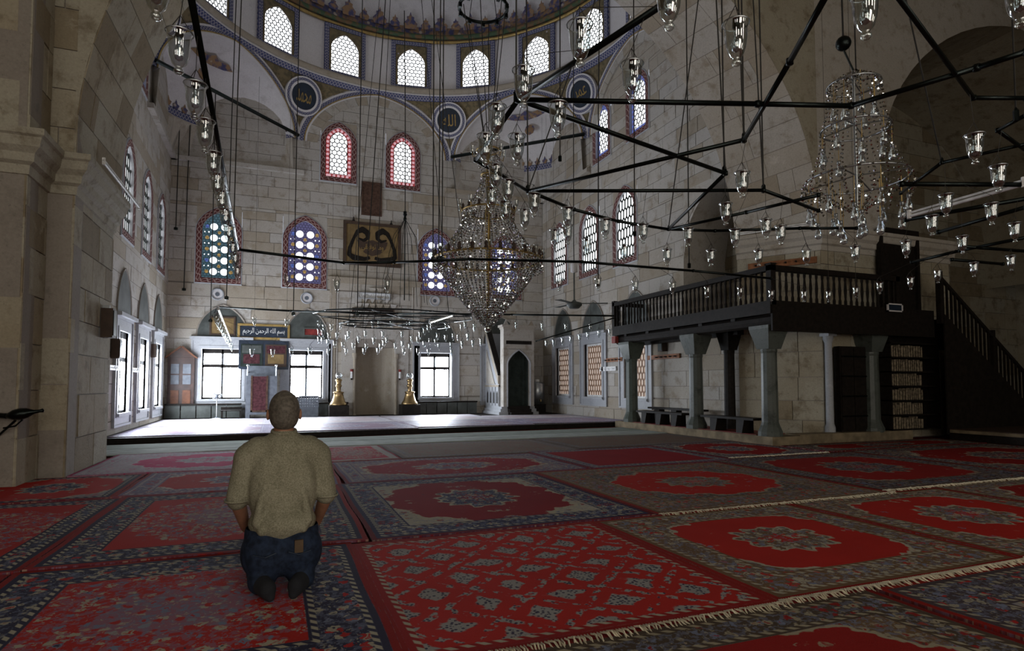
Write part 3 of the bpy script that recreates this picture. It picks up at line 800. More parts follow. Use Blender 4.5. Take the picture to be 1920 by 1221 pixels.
# ================================================================== RUGS
RED, DRED, CREAM, NAVY, BLUE, BROWN, GREY, PINK = (.37, .019, .013), (.24, .013, .011), (.36, .33, .25), (.030, .028, .055), (.16, .18, .26), (.14, .085, .045), (.24, .22, .22), (.50, .03, .14)
def rug_material(name, W, L, style, field=RED, corner=BROWN, motif=CREAM, second=BLUE, border=NAVY, bw=.30, med=(.42, .42), seed=0.0, rough=.92, spec=.10):
    nt = NT(name); uv = nt.n('TexCoord').outputs['UV']; s = nt.n('SeparateXYZ'); nt.link(uv, s.inputs[0]); u, v = s.outputs[0], s.outputs[1]
    off = nt.n('VectorMath'); off.operation = 'ADD'; nt.link(uv, off.inputs[0]); off.inputs[1].default_value = (seed * 3.7, seed * 1.9, seed); P = off.outputs[0]
    wob = nt.math('SUBTRACT', nt.noise(P, 9, 2), .5)
    ex = nt.math('SUBTRACT', W / 2, nt.math('ABSOLUTE', u)); ey = nt.math('SUBTRACT', L / 2, nt.math('ABSOLUTE', v)); e = nt.math('MINIMUM', ex, ey)
    au, av = nt.math('ABSOLUTE', u), nt.math('ABSOLUTE', v)
    wr1 = nt.math('MULTIPLY', nt.math('SUBTRACT', nt.noise(P, 22, 2), .5), .085); wr2 = nt.math('MULTIPLY', nt.math('SUBTRACT', nt.noise(P, 27, 2), .5), .085)
    SP = nt.vec(nt.math('ADD', au, wr1), nt.math('ADD', av, wr2), seed)                                   # woven patterns mirror about the middle
    v1 = nt.voronoi(SP, 17.0); v2 = nt.voronoi(SP, 44.0)
    d1, d2 = v1.outputs['Distance'], v2.outputs['Distance']
    cs_ = nt.n('SeparateColor'); nt.link(v1.outputs['Color'], cs_.inputs[0])
    petal = nt.mix(nt.step(cs_.outputs[0], .55, .60), motif, nt.mix(nt.step(cs_.outputs[1], .5, .55), second, field)); flower = nt.mix(nt.step(d1, .22, .14), petal, nt.mix(nt.step(cs_.outputs[2], .5, .52), field, border)); fl_mask = nt.step(nt.math('ADD', d1, nt.math('MULTIPLY', wob, .25)), .46, .36)
    leaf_mask = nt.step(d2, .34, .22)
    def floral(base, dens=1.0):
        base = nt.mix(nt.step(nt.noise(P, 30, 2), .48, .56), base, tuple(.55 * a + .45 * b for a, b in zip(base, second)))
        c = nt.mix(nt.math('MULTIPLY', leaf_mask, .8 * dens), base, nt.mix(nt.step(nt.noise(P, 17, 1), .45, .55), motif, second))
        return nt.mix(nt.math('MULTIPLY', fl_mask, dens), c, flower)
    def line(c, lo, hi, col):
        k = nt.math('MULTIPLY', nt.step(e, lo - .004, lo + .004), nt.step(e, hi + .004, hi - .004)); return nt.mix(k, c, col)
    if style == 'octagon':
        a = nt.math('MULTIPLY', nt.math('ADD', u, v), 2.25); b = nt.math('MULTIPLY', nt.math('SUBTRACT', u, v), 2.25); q = nt.vec(a, b)
        w1 = nt.voronoi(q, 1.0, 'F1', 0.0); w1.distance = 'CHEBYCHEV'; w2 = nt.voronoi(q, 1.0, 'DISTANCE_TO_EDGE', 0.0)
        dd = nt.math('ADD', w1.outputs['Distance'], nt.math('MULTIPLY', wob, .18))
        speck = nt.mix(nt.step(nt.voronoi(P, 46).outputs['Distance'], .30, .44), (.035, .03, .06), (.27, .26, .25))
        c = nt.mix(nt.step(nt.math('ADD', dd, nt.math('MULTIPLY', wob, .25)), .25, .20), field, speck)
        ed = nt.math('ADD', w2.outputs['Distance'], nt.math('MULTIPLY', wob, .10))
        c = nt.mix(nt.math('MULTIPLY', nt.step(ed, .085, .05), nt.step(nt.noise(P, 16, 2), .48, .54)), c, speck)
    elif style == 'allover':
        m = nt.math('ADD', nt.math('SQRT', nt.math('ADD', nt.math('POWER', nt.math('DIVIDE', u, W * med[0]), 2.0), nt.math('POWER', nt.math('DIVIDE', v, L * med[1]), 2.0))), nt.math('MULTIPLY', wob, .7))
        c = nt.mix(nt.step(m, 1.0, .94), field, floral(field))
        c = nt.mix(nt.math('MULTIPLY', nt.step(m, .45, .40), .55), c, floral(second))
    elif style == 'plain':
        c = nt.mix(nt.math('MULTIPLY', fl_mask, .25), field, DRED)
    else:  # medallion
        ang = nt.math('ARCTAN2', v, u); pet = nt.math('MULTIPLY', nt.math('COSINE', nt.math('MULTIPLY', ang, 12.0)), .045)
        m = nt.math('ADD', nt.math('SQRT', nt.math('ADD', nt.math('POWER', nt.math('DIVIDE', u, W * med[0]), 2.0), nt.math('POWER', nt.math('DIVIDE', v, L * med[1]), 2.0))), nt.math('ADD', pet, nt.math('MULTIPLY', wob, .22)))
        spray = nt.math('MULTIPLY', nt.step(nt.noise(SP, 5.5, 2), .60, .64), fl_mask)
        fieldc = nt.mix(nt.math('MULTIPLY', spray, .8), field, flower)
        c = nt.mix(nt.step(m, .985, 1.0), fieldc, floral(corner, .8))
        c = nt.mix(nt.math('MULTIPLY', nt.step(m, .97, .985), nt.step(m, 1.03, 1.015)), c, motif)
        c = nt.mix(nt.step(m, .44, .42), c, nt.mix(nt.step(m, .40, .38), motif, floral(border if style == 'medallion' else second)))
        c = nt.mix(nt.step(m, .15, .13), c, floral(field))
    inner = nt.step(e, bw - .004, bw + .004)
    bc = floral(border, .9)
    rgb = nt.mix(inner, bc, c)
    dots = nt.mix(nt.step(nt.math('SINE', nt.math('MULTIPLY', nt.math('ADD', u, v), 85.0)), -.2, .2), motif, border)
    rgb = line(rgb, bw - .045, bw - .015, dots); rgb = line(rgb, bw - .015, bw, border)
    rgb = line(rgb, .075, .105, dots); rgb = line(rgb, .0, .040, tuple(.6 * q for q in field)); rgb = line(rgb, .040, .075, border)
    wear = nt.noise(P, 2.3, 5); weave = nt.noise(P, 210, 1)
    k = nt.math('ADD', .72, nt.math('ADD', nt.math('MULTIPLY', wear, .3), nt.math('MULTIPLY', weave, .25)))
    rgb = nt.mix(1.0, rgb, nt.vec(k, k, k), 'MULTIPLY')
    nt.bsdf(rgb, rough, 0, spec, nt.bump(nt.math('ADD', nt.math('MULTIPLY', weave, .5), wear), .35, .012))
    M[name] = nt.m; return nt.m
RUGN = [0]
def rug(x0, x1, y0, y1, label, style, z=.0, rot=0.0, fringe=(), runner=None, thick=.014, wave=.006, **kw):
    RUGN[0] += 1; W, L = x1 - x0, y1 - y0; k = RUGN[0]
    mat = runner or rug_material('rug_weave_%d' % k, W, L, style, seed=k * .73, **kw)
    nx, ny = 12, 12; mb = MB(); rnd = random.Random(k)
    H = lambda i, j: thick + wave * math.sin(i * 1.3 + k) * math.cos(j * 1.1 + k * 2) * .5 + wave * .5
    E = lambda i, j: (.005 * math.sin(j * .9 + k) if i in (0, nx) else 0, .005 * math.sin(i * .8 + k * 1.7) if j in (0, ny) else 0)
    V = {}
    for i in range(nx + 1):
        for j in range(ny + 1):
            u, v = W * (i / nx - .5), L * (j / ny - .5); ex, ey = E(i, j)
            V[i, j] = (u + ex, v + ey, H(i, j), u, v)
    for i in range(nx):
        for j in range(ny):
            q = [V[i, j], V[i + 1, j], V[i + 1, j + 1], V[i, j + 1]]
            mb.quad(*[p[:3] for p in q], uv=[(p[3], p[4]) for p in q])
    rim = [(i, 0) for i in range(nx)] + [(nx, j) for j in range(ny)] + [(i, ny) for i in range(nx, 0, -1)] + [(0, j) for j in range(ny, 0, -1)]
    for a, b in zip(rim, rim[1:] + rim[:1]):
        p, q = V[a], V[b]; mb.quad((p[0], p[1], -.001), (q[0], q[1], -.001), q[:3], p[:3], uv=[(p[3], p[4]), (q[3], q[4]), (q[3], q[4]), (p[3], p[4])])
    root = empty('rug', ((x0 + x1) / 2, (y0 + y1) / 2, z), R(rot)); tag(root, label, 'rug', 'patterned rugs on the floor')
    mb.build('pile', mat, root, True)
    for side_ in fringe:                                        # knotted ends
        fb = MB(); n = int(W / .016); y = -L / 2 if side_ == 'front' else L / 2; sg = -1 if side_ == 'front' else 1
        for i in range(n):
            x = -W / 2 + W * (i + .5) / n; l = rnd.uniform(.045, .085); dx = rnd.uniform(-.02, .02)
            fb.tube([(x, y - sg * .01, thick + .004), (x + dx * .4, y + sg * l * .5, .022 + rnd.uniform(0, .012)), (x + dx, y + sg * l, .012)], .0045, 3)
        tag(fb.build('fringe', 'fringe', root), kind='stuff')
    return root
G5 = [('row0', 0)]
# nearest row
rug(.30, 3.02, .2, 2.40, 'dark red rug with cream corner scroll at the bottom edge right of centre', 'medallion', field=DRED, corner=BROWN, rot=.4, border=(.07, .05, .035), motif=(.30, .26, .18))
rug(3.06, 5.6, .2, 2.38, 'red medallion rug with striped cream border at the bottom right corner', 'medallion', field=RED, corner=GREY, bw=.42, border=(.06, .045, .05), motif=(.30, .27, .20))
rug(-2.4, .25, .2, 2.50, 'red floral rug at the bottom left, in front of the kneeling man', 'allover')
# second row: where the man kneels
rug(-3.4, -1.42, 2.35, 4.40, 'narrow slice of rug at the left edge with a broad dark border', 'medallion', field=RED, bw=.40)
rug(-1.40, .52, 2.45, 4.42, 'red rug with blue and cream flowers under the kneeling man', 'allover', med=(.40, .40), bw=.36)
rug(.50, 2.42, 2.40, 4.36, 'red rug with rows of grey lozenge flowers, right of the kneeling man', 'octagon', bw=.10, fringe=('front',), border=DRED)
rug(2.42, 4.46, 2.42, 4.36, 'red rug with black and cream oval medallion beside the lozenge rug', 'medallion', corner=BROWN, bw=.34, border=BROWN, med=(.40, .38), fringe=('front',))
rug(4.48, 6.6, 2.44, 4.42, 'red rug with grey medallion at the right edge, second row', 'medallion', corner=BROWN, bw=.30, fringe=('front',), border=BROWN)
rug(6.62, 9.3, 2.5, 4.5, 'dark red rug at the far right edge of the second row', 'medallion', field=DRED, bw=.30, border=BROWN)
# third row
rug(-3.6, -1.36, 4.46, 6.96, 'red rug with cream flowers at the left edge, third row', 'allover', med=(.45, .36), bw=.24, rot=-1.0)
rug(-1.36, .66, 4.44, 6.94, 'red rug with pale floral centre behind the kneeling man', 'allover', med=(.36, .34), bw=.32, rot=-.4, z=.004)
rug(.67, 3.06, 4.40, 7.02, 'crimson rug with large grey green medallion and cream corners', 'medallion', field=(.20, .01, .015), corner=CREAM, border=(.03, .03, .07), med=(.36, .40), bw=.34)
rug(3.07, 5.92, 4.38, 7.05, 'rug with broad dark border and scarlet medallion, centre right', 'medallion', corner=(.09, .065, .04), border=BROWN, motif=(.26, .22, .16), med=(.34, .30), bw=.46, fringe=('front',))
rug(5.94, 8.9, 4.50, 7.3, 'dark red rug with dense border beside the pale fringe line at right', 'medallion', field=DRED, corner=(.08, .05, .035), border=(.05, .03, .025), motif=(.24, .19, .14), bw=.40, fringe=('front',))
rug(8.92, 12.6, 4.6, 7.4, 'dark rug at the far right before the raised ledge', 'medallion', field=DRED, corner=BROWN, border=(.05, .03, .025), bw=.40)
# fourth row
rug(-2.9, -1.46, 7.02, 8.70, 'bright red rug by the foot of the left pier', 'medallion', corner=GREY, bw=.12, med=(.48, .44))
rug(-1.45, .74, 7.00, 8.72, 'red rug with grey lilac medallion left of the man', 'medallion', corner=GREY, border=(.16, .12, .20), motif=(.5, .45, .42), bw=.30, rot=-1.0)
rug(.76, 3.9, 7.06, 9.02, 'rug with long crimson medallion and lilac corners in the middle of the hall', 'medallion', field=(.24, .01, .02), corner=(.20, .14, .16), border=(.12, .09, .15), bw=.26, med=(.40, .40), rot=.8)
rug(3.92, 6.35, 7.10, 9.25, 'plain red rug with narrow blue border right of the middle', 'plain', field=(.24, .012, .018), bw=.22, border=(.08, .07, .12), rot=1.2)
rug(6.38, 8.44, 7.35, 9.5, 'red rug with faint dark centre just before the gallery', 'medallion', field=(.23, .010, .010), corner=(.09, .05, .05), border=(.05, .04, .06), bw=.20, fringe=('front',), rot=1.0)
rug(8.6, 12.7, 7.46, 8.5, 'dark worn red rug along the front of the gallery', 'medallion', field=DRED, corner=(.07, .04, .03), border=(.05, .03, .025), bw=.24)
# fifth row
rug(-2.3, .55, 8.80, 11.2, 'pale lilac rug with magenta medallion near the platform', 'medallion', field=PINK, corner=(.40, .36, .42), second=(.42, .38, .44), border=(.34, .30, .36), motif=(.52, .48, .52), bw=.22, med=(.34, .36), rot=-.8)
rug(.57, 1.80, 9.1, 11.25, 'small scarlet rug with grey mottling right of the magenta one', 'allover', field=(.33, .014, .03), second=GREY, border=(.30, .27, .28), bw=.16, rot=.6)
rug(1.82, 4.9, 9.15, 11.3, 'worn brown grey rug in the fifth row', 'plain', field=(.18, .145, .12), bw=.22, border=(.15, .12, .11), motif=(.24, .2, .18), rot=1.0)
rug(4.92, 8.4, 9.45, 11.5, 'worn brown grey rug near the gallery columns', 'plain', field=(.155, .12, .095), bw=.24, border=(.13, .10, .09), motif=(.2, .17, .14), rot=1.5)
# long runners before the platform
def runner(x0, x1, y0, y1, lab, mat, rot=0): 
    o = rug(x0, x1, y0, y1, lab, None, runner=M[mat], rot=rot, wave=.012); o['group'] = 'grey runners before the platform'; o.name = 'carpet_runner'
plain('runner_pale', (.36, .40, .38), .9, 0, .15, .14, 3)
runner(-3.0, 8.44, 11.45, 12.35, 'pale grey runner nearest the rugs, before the platform', 'runner_pale', 2.6)
runner(-3.0, 8.44, 12.40, 13.30, 'grey green runner lying along the foot of the platform', 'runner_grey', 3.0)
# rugs on the platform; back row colours paled to paint in window glare
LIL = (.30, .25, .33)
xs = [-3.0, .1, 3.2, 6.3, 9.4]; names = ['left end', 'left of the middle', 'right of the middle', 'right end']
for i in range(4):
    rug(xs[i] + .03, xs[i + 1] - .03, 13.75 + i * .27, 16.6, 'lilac and violet rug on the platform, front row, ' + names[i], 'medallion', z=.10, field=(.34, .24, .33), corner=(.38, .33, .42), second=(.34, .32, .46), border=(.22, .19, .33), motif=(.58, .56, .6), bw=.34, rough=.5, spec=.45)
for i in range(4):
    rug(xs[i] + .03, xs[i + 1] - .03, 16.65, 19.9 if i < 3 else 18.8, 'rug paled by painted window glow on the platform, back row, ' + names[i], 'medallion', z=.10, field=(.52, .44, .47), corner=(.56, .53, .55), second=(.52, .50, .56), border=(.46, .43, .50), motif=(.66, .64, .66), bw=.34, rough=.5, spec=.5)
# ================================================================== MIHRAB, MINBAR AND FURNISHINGS OF THE FAR WALL
def part(root, name, mat, fn, smooth=False):
    m = MB(); fn(m); return m.build(name, mat, root, smooth)
# mihrab
mih = empty('mihrab', (3.22, YB, .1)); tag(mih, 'tall stone prayer niche in the middle of the far wall', 'niche')
MF = Frame((0, 0, 0), (1, 0, 0), (0, -1, 0))
for s in (-1, 1):
    part(mih, 'pilaster', 'limestone', lambda m: (m.fbox(MF, s * 1.44 - .10, s * 1.44 + .10, -.1, 4.55, -.02, .03)))
    part(mih, 'fillet', 'limestone', lambda m: m.tube([MF(s * 1.28, -.1, .0), MF(s * 1.28, 4.5, .0)], .022, 6))
    part(mih, 'jamb', 'limestone', lambda m: m.fbox(MF, min(s * .67, s * 1.14), max(s * .67, s * 1.14), -.1, 2.6, -.12, .03))
    part(mih, 'colonnette', 'limestone', lambda m: m.lathe([(.075, -.1), (.075, 0), (.05, .05), (.05, 1.9), (.085, 2.0), (.085, 2.1)], (s * .70, -.05, 0), 10))
part(mih, 'entablature', 'limestone', lambda m: (m.fbox(MF, -1.56, 1.56, 4.47, 4.60, -.02, .07), m.fbox(MF, -1.62, 1.62, 4.60, 4.66, -.02, .11)))
def niche(m):
    n = 14
    for i in range(n):
        a, b = math.pi * i / n, math.pi * (i + 1) / n
        p = lambda w, z: (-.68 * math.cos(w), .62 * math.sin(w), z)
        m.quad(p(a, -.1), p(b, -.1), p(b, 2.35), p(a, 2.35))
        for k in range(5):
            f0, f1 = math.cos(math.pi / 2 * k / 5), math.cos(math.pi / 2 * (k + 1) / 5); z0, z1 = 2.35 + .30 * math.sin(math.pi / 2 * k / 5), 2.35 + .30 * math.sin(math.pi / 2 * (k + 1) / 5)
            q = lambda w, f, z: (-.68 * math.cos(w) * f, .62 * math.sin(w) * f, z)
            m.quad(q(a, f0, z0), q(b, f0, z0), q(b, f1, z1), q(a, f1, z1))
part(mih, 'niche_shell', 'limestone', niche, True)
part(mih, 'lintel', 'limestone', lambda m: m.fbox(MF, -1.14, 1.14, 2.6, 2.95, -.12, .03))
# stepped stalactite hood, row over row
for r in range(5):
    w = 1.15 - r * .22; z = 3.0 + r * .27; cnt = 10 - r * 2
    for i in range(cnt):
        u = -w + 2 * w * (i + .5) / cnt; hw = w / cnt * .96
        part(mih, 'stalactite', 'limestone', lambda m: m.add([MF(u - hw, z + .27, .10), MF(u + hw, z + .27, .10), MF(u + hw, z + .27, -.02), MF(u - hw, z + .27, -.02), MF(u, z, .02), MF(u, z, -.02)], [(0, 1, 2, 3), (0, 4, 1), (0, 3, 5, 4), (1, 4, 5, 2), (3, 2, 5)]))
# calligraphy and pictures on the wall
def panel(name, uc, z0, z1, w, frame_mat, ground, label, cat, fw=.06, d=.05, words=None, ink='white_paint', fr=BACK, wsz=None):
    o = empty(name, fr(uc, z0, 0)); tag(o, label, cat)
    L = Frame((0, 0, 0), fr.u, fr.n, fr.flip); h = z1 - z0; w2 = w / 2
    for q in ((-w2, w2, 0, fw), (-w2, w2, h - fw, h), (-w2, -w2 + fw, fw, h - fw), (w2 - fw, w2, fw, h - fw)):
        part(o, 'frame_rail', frame_mat, lambda m: m.fbox(L, *q, .012, d))
    part(o, 'ground', ground, lambda m: m.fbox(L, -w2 + fw, w2 - fw, fw, h - fw, .012, d * .6))
    if words: lettering('lettering', words, L, 0, h / 2, *(wsz or (w - fw * 4, h - fw * 4)), d * .6 + .004, ink, o)
    return o, L
panel('calligraphy_sign', -.34, 2.58, 3.08, 1.56, 'gilt', 'navy_paint', 'long navy panel with white script above the framed pictures', 'panel', .07, .06, 'بسم الله الرحمن الرحيم', 'white_paint', wsz=(1.25, .25))
panel('inscription_panel', 3.13, 4.07, 4.28, 1.1, 'marble', 'white_paint', 'white inscription strip above the prayer niche', 'panel', .02, .14, 'كلما دخل عليها زكريا المحراب', 'navy_paint', wsz=(1.0, .13))
panel('dark_panel', 3.12, 3.52, 3.74, 1.42, 'picture_brown', 'dark_wood', 'narrow black board below the white inscription strip', 'board', .03, .14)
panel('hanging_cloth', 3.03, 6.98, 8.16, .70, 'brown_cloth', 'brown_cloth', 'brown cloth hanging between the two upper windows', 'cloth', .05, .04)
o, L = panel('calligraphy_picture', 3.07, 5.22, 6.72, 1.96, 'picture_brown', 'gold_cloth', 'large gold picture with mirrored black script over the prayer niche', 'picture', .10, .09)
for s in (-1, 1):
    path = [(.08, .28), (.28, .22), (.62, .25), (.78, .34), (.76, .58), (.62, .95), (.50, 1.16), (.34, 1.24), (.18, 1.14), (.16, .96), (.30, .86), (.46, .92)]
    rs = [.05, .07, .10, .07, .06, .05, .075, .10, .095, .06, .05, .03]
    m = MB()
    for (p, q, r1, r2) in zip(path, path[1:], rs, rs[1:]):
        dx, dz = q[0] - p[0], q[1] - p[1]; ln = math.hypot(dx, dz); nx, nz = -dz / ln, dx / ln
        fan(m, L, [(s * (p[0] + nx * r1), p[1] + nz * r1), (s * (q[0] + nx * r2), q[1] + nz * r2), (s * (q[0] - nx * r2), q[1] - nz * r2), (s * (p[0] - nx * r1), p[1] - nz * r1)], .062)
        disc(m, L, s * q[0], q[1], r2, .0625, 10)
    m.build('script_stroke', 'dark_wood', o)
    m = MB(); fan(m, L, [(s * u, z) for u, z in ((0, .34), (.25, .42), (.45, .62), (.52, .86), (.40, .88), (.2, .84), (0, .90))], .061); m.build('script_body', 'picture_brown', o)
    part(o, 'hanger', 'dark_wood', lambda m: m.lathe([(.03, 1.5), (.05, 1.53), (.02, 1.57), (.012, 1.66)], (s * .64, -.05, 0), 8))
lettering('script_letters', 'وما توفيقي', L, 0, .62, .75, .30, .066, 'gilt', o)
panel('framed_picture', -1.55, 2.68, 3.28, .74, 'picture_brown', 'gold_cloth', 'small brown framed picture in the recess above the left window', 'picture', .05, .05)
panel('red_plaque', 1.16, 2.72, 3.02, .62, 'slate_green', 'red_paint', 'red plaque in the recess above the second window', 'plaque', .05, .05)
for (u, z, lab) in ((-1.72, 3.98, 'round white plaque above the left framed picture'), (.95, 4.0, 'round white plaque above the red plaque'), (5.29, 4.13, 'round white plaque right of the prayer niche')):
    o = empty('round_plaque', BACK(u, z, 0)); tag(o, lab, 'plaque', 'round wall plaques'); 
    part(o, 'rim', 'marble', lambda m: [m.tube([MF(.17 * math.cos(a), .17 * math.sin(a), .03) for a in [2 * math.pi * k / 20 for k in range(21)]], .03, 5)])
    part(o, 'face', 'plaster', lambda m: (disc(m, MF, 0, 0, .17, .025, 20)))
    part(o, 'ornament', 'grey_paint', lambda m: (disc(m, MF, 0, 0, .07, .032, 8)))
# dark panelled dado along the foot of the wall
for x0, x1 in ((-3.05, -.95), (1.35, 2.3), (4.2, 6.8)):
    o = empty('dado_fence', (x0, YB - .32, .1)); tag(o, 'low dark wooden dado at the foot of the far wall, ' + {-3.05: 'left of the red lectern', 1.35: 'under the left brass candlestick', 4.2: 'under the right brass candlestick'}[x0], 'dado', 'wooden dado pieces')
    w = x1 - x0; n = int(w / .35)
    part(o, 'top_rail', 'dark_wood', lambda m: m.box(0, w, -.04, .20, .40, .45))
    for i in range(n): part(o, 'panel', 'slate_green', lambda m: m.box(w * i / n + .015, w * (i + 1) / n - .015, 0, .03, .01, .40))
# wooden cupboard with pointed head
o = empty('wall_cupboard', (-2.66, YB, .34)); tag(o, 'red brown wooden cupboard with pointed head in the left corner', 'cupboard')
part(o, 'body', 'brown_wood', lambda m: m.box(-.36, .36, -.16, -.01, 0, 1.62))
part(o, 'pediment', 'brown_wood', lambda m: m.hexa([(-.42, -.2, 1.62), (.42, -.2, 1.62), (.42, -.01, 1.62), (-.42, -.01, 1.62), (-.03, -.2, 1.92), (.03, -.2, 1.92), (.03, -.01, 1.92), (-.03, -.01, 1.92)]))
for s in (-1, 1):
    for z0, z1, mt in ((.12, .62, 'orange_wood'), (.80, 1.08, 'grey_paint'), (1.12, 1.42, 'grey_paint')):
        part(o, 'door_panel', mt, lambda m: m.box(min(s * .05, s * .27), max(s * .05, s * .27), -.18, -.16, z0, z1))
    part(o, 'raking_moulding', 'orange_wood', lambda m: m.hexa([(s * .46, -.22, 1.60), (s * .40, -.22, 1.60), (s * .40, -.15, 1.60), (s * .46, -.15, 1.60), (s * .03, -.22, 1.98), (0, -.22, 1.93), (0, -.15, 1.93), (s * .03, -.15, 1.98)]))
# picture stand with two framed boards
o = empty('picture_board', (-.33, YB - .05, 1.62)); tag(o, 'dark board with two framed pictures hanging under the navy script panel', 'board')
part(o, 'backboard', 'navy_paint', lambda m: m.box(-.74, .74, -.04, 0, 0, .92))
for s, nm in ((-1, 'green_cloth'), (1, 'picture_brown')):
    part(o, 'picture', nm, lambda m: m.box(s * .36 - .32, s * .36 + .32, -.06, -.04, .08, .80))
    part(o, 'picture_motif', 'gold_cloth' if s > 0 else 'burgundy_cloth', lambda m: m.box(s * .36 - .24, s * .36 + .24, -.065, -.06, .18, .48))
    part(o, 'picture_sky', 'burgundy_cloth' if s > 0 else 'slate_green', lambda m: m.box(s * .36 - .28, s * .36 + .28, -.065, -.06, .52, .76))
# preacher's lectern with red cloth
o = empty('preacher_chair', (-.36, 20.2, .1)); tag(o, 'tall blue grey wooden preaching chair with burgundy cloth', 'lectern')
part(o, 'body', 'grey_paint', lambda m: m.box(-.44, .44, -.3, .45, .12, 1.30))
part(o, 'cloth', 'burgundy_cloth', lambda m: m.box(-.28, .16, -.335, -.30, .22, 1.28))
part(o, 'cloth_border', 'brown_cloth', lambda m: [m.box(-.30, -.25, -.345, -.335, .2, 1.3), m.box(.13, .18, -.345, -.335, .2, 1.3), m.box(-.30, .18, -.345, -.335, .2, .25)])
part(o, 'seat_back', 'grey_paint', lambda m: m.box(-.44, .44, .38, .45, 1.30, 1.62))
for s in (-1, 1):
    part(o, 'foot', 'grey_paint', lambda m: m.box(s * .38 - .06, s * .38 + .06, -.3, .45, 0, .12))
    part(o, 'finial', 'steel', lambda m: m.lathe([(.012, 1.30), (.012, 1.58), (.035, 1.60), (.035, 1.63), (0, 1.66)], (s * .40, -.26, 0), 8))
    part(o, 'arm_rail', 'steel', lambda m: m.tube([(s * .40, -.26, 1.42), (s * .40, .4, 1.42)], .015, 5))
# pierced rack and slatted rack, standing fan
o = empty('pierced_screen', (1.05, 20.45, .1)); tag(o, 'grey pierced metal screen right of the preaching chair', 'screen')
part(o, 'lower_panel', 'grey_paint', lambda m: m.box(-.30, .28, -.02, .02, 0, .30))
for k in range(9):
    part(o, 'upright', 'grey_paint', lambda m: m.box(-.30 + k * .0725 - .016, -.30 + k * .0725 + .016, -.02, .02, .30, .66))
for k in range(5): part(o, 'crossbar', 'grey_paint', lambda m: m.box(-.30, .28, -.022, .022, .30 + k * .088 - .02, .30 + k * .088 + .02))
o = empty('slatted_bench', (-1.20, 20.0, .1)); tag(o, 'low slatted bench left of the preaching chair', 'bench')
for k in range(4): part(o, 'leg', 'dark_wood', lambda m: m.box(-.26 + .5 * (k % 2), -.22 + .5 * (k % 2), -.12 + .2 * (k // 2), -.08 + .2 * (k // 2), 0, .24))
for k in range(4): part(o, 'slat', 'dark_wood', lambda m: m.box(-.28, .30, -.13 + k * .075, -.08 + k * .075, .24, .27))
part(o, 'back_rail', 'dark_wood', lambda m: m.box(-.28, .30, .10, .13, .27, .36))
o = empty('pedestal_fan', (-1.58, 19.9, .1)); tag(o, 'round standing fan before the left window', 'fan')
part(o, 'base', 'grey_paint', lambda m: m.lathe([(0, 0), (.17, 0), (.17, .02), (.03, .05), (.015, .08)], n=14))
part(o, 'pole', 'steel', lambda m: m.tube([(0, 0, .05), (0, 0, .62)], .014, 6))
part(o, 'guard', 'steel', lambda m: [m.tube([(r * math.cos(2 * math.pi * k / 16), -.03, .70 + r * math.sin(2 * math.pi * k / 16)) for k in range(17)], .006, 4) for r in (.13, .10, .07, .04)])
part(o, 'blades', 'grey_paint', lambda m: m.add([(0, 0, .70)] + [(.11 * math.cos(2 * math.pi * k / 9), 0, .70 + .11 * math.sin(2 * math.pi * k / 9)) for k in range(9)], [(0, 1, 2), (0, 4, 5), (0, 7, 8)]))
part(o, 'motor', 'grey_paint', lambda m: m.lathe([(0, -.03), (.05, -.03), (.05, .07), (0, .07)], (0, 0, .68), 8))
# brass candlesticks with glass globes
def candlestick(x, lab):
    o = empty('brass_candlestick', (x, 20.35, .1)); tag(o, lab, 'candlestick', 'brass candlesticks beside the niche'); o.scale = (.85, .85, .9)
    part(o, 'foot', 'brass', lambda m: m.lathe([(0, .40), (.33, .40), (.32, .45), (.25, .55), (.19, .72), (.17, .82), (.20, .85), (.20, .88), (.09, .90)], n=20), True)
    part(o, 'plinth', 'dark_wood', lambda m: m.box(-.36, .36, -.36, .36, 0, .40))
    part(o, 'stem', 'brass', lambda m: m.lathe([(.09, .90), (.085, 1.05), (.12, 1.08), (.12, 1.12), (.09, 1.15), (.10, 1.26), (.13, 1.30), (.11, 1.34), (.05, 1.36)], n=16), True)
    part(o, 'glass_globe', 'globe_glass', lambda m: m.lathe([(.05, 1.35)] + [(.125 * math.sin(a), 1.47 - .125 * math.cos(a)) for a in [math.pi * (k + 1.5) / 11 for k in range(9)]] + [(0, 1.595)], n=16), True)
candlestick(1.95, 'brass candlestick with glass globe left of the niche')
candlestick(4.28, 'brass candlestick with glass globe right of the niche')
for x, lab in ((2.42, 'white candle sconce left of the niche opening'), (4.05, 'white candle sconce right of the niche opening')):
    o = empty('wall_sconce', BACK(x, 1.35, .10)); tag(o, lab, 'sconce', 'white sconces')
    part(o, 'candle', 'white_paint', lambda m: m.lathe([(0, 0), (.04, 0), (.04, .22), (0, .22)], n=8))
    part(o, 'cap', 'red_paint', lambda m: m.lathe([(0, .22), (.05, .22), (.05, .30), (0, .31)], n=8))
    part(o, 'bracket', 'dark_wood', lambda m: m.box(-.02, .02, -.01, .12, -.06, 0))
